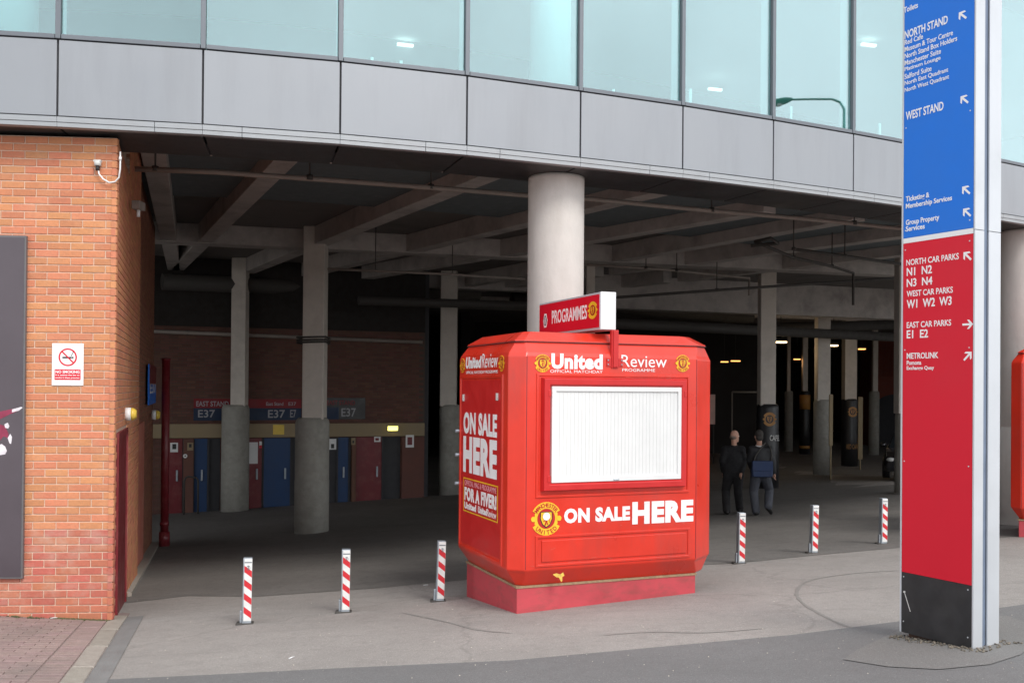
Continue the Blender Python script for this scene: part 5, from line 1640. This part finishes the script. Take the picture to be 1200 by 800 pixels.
bg_ = empty('shoulder_bag', gr_ + Vector((-.02, -.19, 0)), R(-4), 'navy blue shoulder bag hanging behind the grey haired man', 'bag')
mb = MB()
rs = []
for z, hw, t in ((.80, .185, .045), (.815, .205, .062), (.95, .21, .07), (1.10, .20, .055), (1.125, .19, .04)):
    rs.append([Vector((x, y, z)) for x, y in ((-hw, -t + .02), (-hw + .03, -t), (hw - .03, -t), (hw, -t + .02), (hw, t - .01), (-hw, t - .01))])
mb.rings(rs); mb.build('bag_body', M_NAVYBAG, bg_, .01)
mb = MB(); mb.rings([[Vector((x, y, z)) for x, y in ((-.20, -.082), (.20, -.082), (.20, -.072), (-.20, -.072))] for z in (.93, 1.12)]); mb.build('bag_flap', M_NAVYBAG, bg_, .006)
mb = MB()
pts = [(-.16, -.02, 1.12), (-.12, .045, 1.22), (-.04, .055, 1.34), (.05, .10, 1.44), (.10, .19, 1.475)]
mb.tube(pts, .014, 8); mb.tube([(.17, -.02, 1.11), (.20, .03, 1.24), (.18, .09, 1.38), (.12, .17, 1.47)], .012, 8); mb.build('strap', M_PIPE_D, bg_)

# ------------------------------------------------------------------ parked car behind the right column
cx0 = at_d(1042.5, 545, 27.5)
car = empty('parked_car', (cx0.x + .86, 27.8, gz(cx0.x + .9, 27.5)), R(-24), 'black car parked in the shade behind the column beside the direction sign', 'car')
M_CARP = mat('car_black', (.012, .012, .015), .18, .3, var=.02, coat=1)
M_CGL = mat('car_glass', (.02, .025, .03), .08)
sec = [(0.0, .30, .62, .78), (.12, .25, .70, .85), (.5, .22, .82, .87), (1.0, .22, .90, .88), (1.5, .22, .95, .88), (2.5, .22, .97, .88), (3.6, .22, .98, .88), (4.1, .25, .95, .86), (4.25, .35, .85, .8)]
mb = MB(); rs = []
for y, zb, zt, hw in sec:
    rs.append([Vector(p) for p in ((-hw * .92, y, zb), (-hw, y, zb + .12), (-hw, y, zt - .14), (-hw * .92, y, zt), (hw * .92, y, zt), (hw, y, zt - .14), (hw, y, zb + .12), (hw * .92, y, zb))])
mb.rings(rs); body = mb.build('body', M_CARP, car, .02)
mb = MB(); rs = []
for y, z, hw in ((1.05, .90, .76), (1.65, 1.36, .62), (2.9, 1.42, .62), (3.75, .97, .74)):
    rs.append([Vector((-hw, y, z)), Vector((hw, y, z)), Vector((hw + .06, y, .88)), Vector((-hw - .06, y, .88))])
mb.rings(rs); mb.build('cabin', M_CGL, car, .02)
mb = MB(); mb.box((-.60, 1.7, 1.37), (.60, 2.9, 1.44)); mb.build('car_roof', M_CARP, car, .03)
for x in (-.82, .82):
    for y in (.85, 3.4):
        mb = MB(); mb.tube([(x - .1, y, .31), (x + .1, y, .31)], .31, 20); wh = mb.build('wheel', M_BLACK, car)
        mb = MB(); mb.tube([(x - .11, y, .31), (x + .11, y, .31)], .19, 16); mb.build('rim', M_GALV, wh)
for x in (-.66, .66):
    mb = MB(); mb.ball((x, .06, .60), (.13, .08, .07), 12, 8); mb.build('headlight', M_PLASTIC, car)
    mb = MB(); mb.ball((x * 1.42, 1.2, .98), (.09, .07, .07), 10, 8); mb.build('mirror', M_CARP, car)
mb = MB(); mb.box((-.26, -.012, .38), (.26, -.001, .49)); mb.build('number_plate', M_WHITE, car)
mb = MB(); mb.box((-.45, -.02, .52), (.45, .05, .62)); mb.build('grille', M_DARKGAP, car, .01)

# ------------------------------------------------------------------ street lamp behind the viewpoint, mirrored in the glass
a, b, d, nn = fac(6)
pl = a + nn * -.039
def mirror(p):
    return p - nn * (2 * (p - pl).dot(nn))
DV = 33.
vp = [mirror(at_d(x, y, DV)) for x, y in ((912, 120), (925, 117), (950, 116.5), (975, 116.5), (984, 120), (989, 128), (989, 146))]
base = Vector((vp[-1].x, vp[-1].y, gz(vp[-1].x, vp[-1].y)))
sl_ = empty('street_lamp', base, 0, 'green curved street lamp seen as a reflection in the facade glass', 'street lamp')
mb = MB(); mb.tube([Vector((0, 0, 0))] + [p - base for p in reversed(vp[1:])], [.07, .05, .045, .04, .036, .034, .034], 12); mb.build('pole', M_GREENLAMP, sl_)
h0, h1 = vp[0] - base, vp[1] - base
dd = (h0 - h1).normalized()
mb = MB(); mb.tube([h1 - dd * .1, h1 + dd * .15, h0 + dd * .2, h0 + dd * .45], [.05, .12, .14, .06], 12); mb.build('lamp_head', M_GREENLAMP, sl_)
mb = MB(); mb.ball(h0 + Vector((0, 0, -.09)), (.13, .13, .06), 12, 8); mb.build('lamp_glass', M_PLASTIC, sl_)

# ------------------------------------------------------------------ scraps of litter
for px, py, rz, lab in ((499, 686 + 0, .3, 'tiny pale twig on the tarmac in front of the third bollard'), (342, 772, 1.0, 'pale twig on the tarmac in front of the first bollard'), (62.5, 734.5, .2, 'small white scrap on the brick paving by the wall')):
    p = on_ground(px, py)
    z = max(gz(p.x, p.y), pz(p) if p.x < -3.2 else -9) + .008
    mb = MB(); mb.tube([(p.x - .03 * math.cos(rz), p.y - .03 * math.sin(rz), z), (p.x, p.y, z + .004), (p.x + .035 * math.cos(rz + .3), p.y + .035 * math.sin(rz + .3), z)], .004, 6)
    tag(mb.build('litter', M_WHITE), lab, 'litter')
mb = MB()
for k in range(260):
    px = random.uniform(130, 1190); py = random.uniform(700, 798)
    p = on_ground(px, py); r = random.uniform(.0015, .005)
    mb.ball((p.x, p.y, gz(p.x, p.y) + .006), (r, r, r * .6), 5, 4)
tag(mb.build('grit', M_LITTER, None, fix=False), 'fine pale grit scattered over the front tarmac', 'grit', kind='stuff')
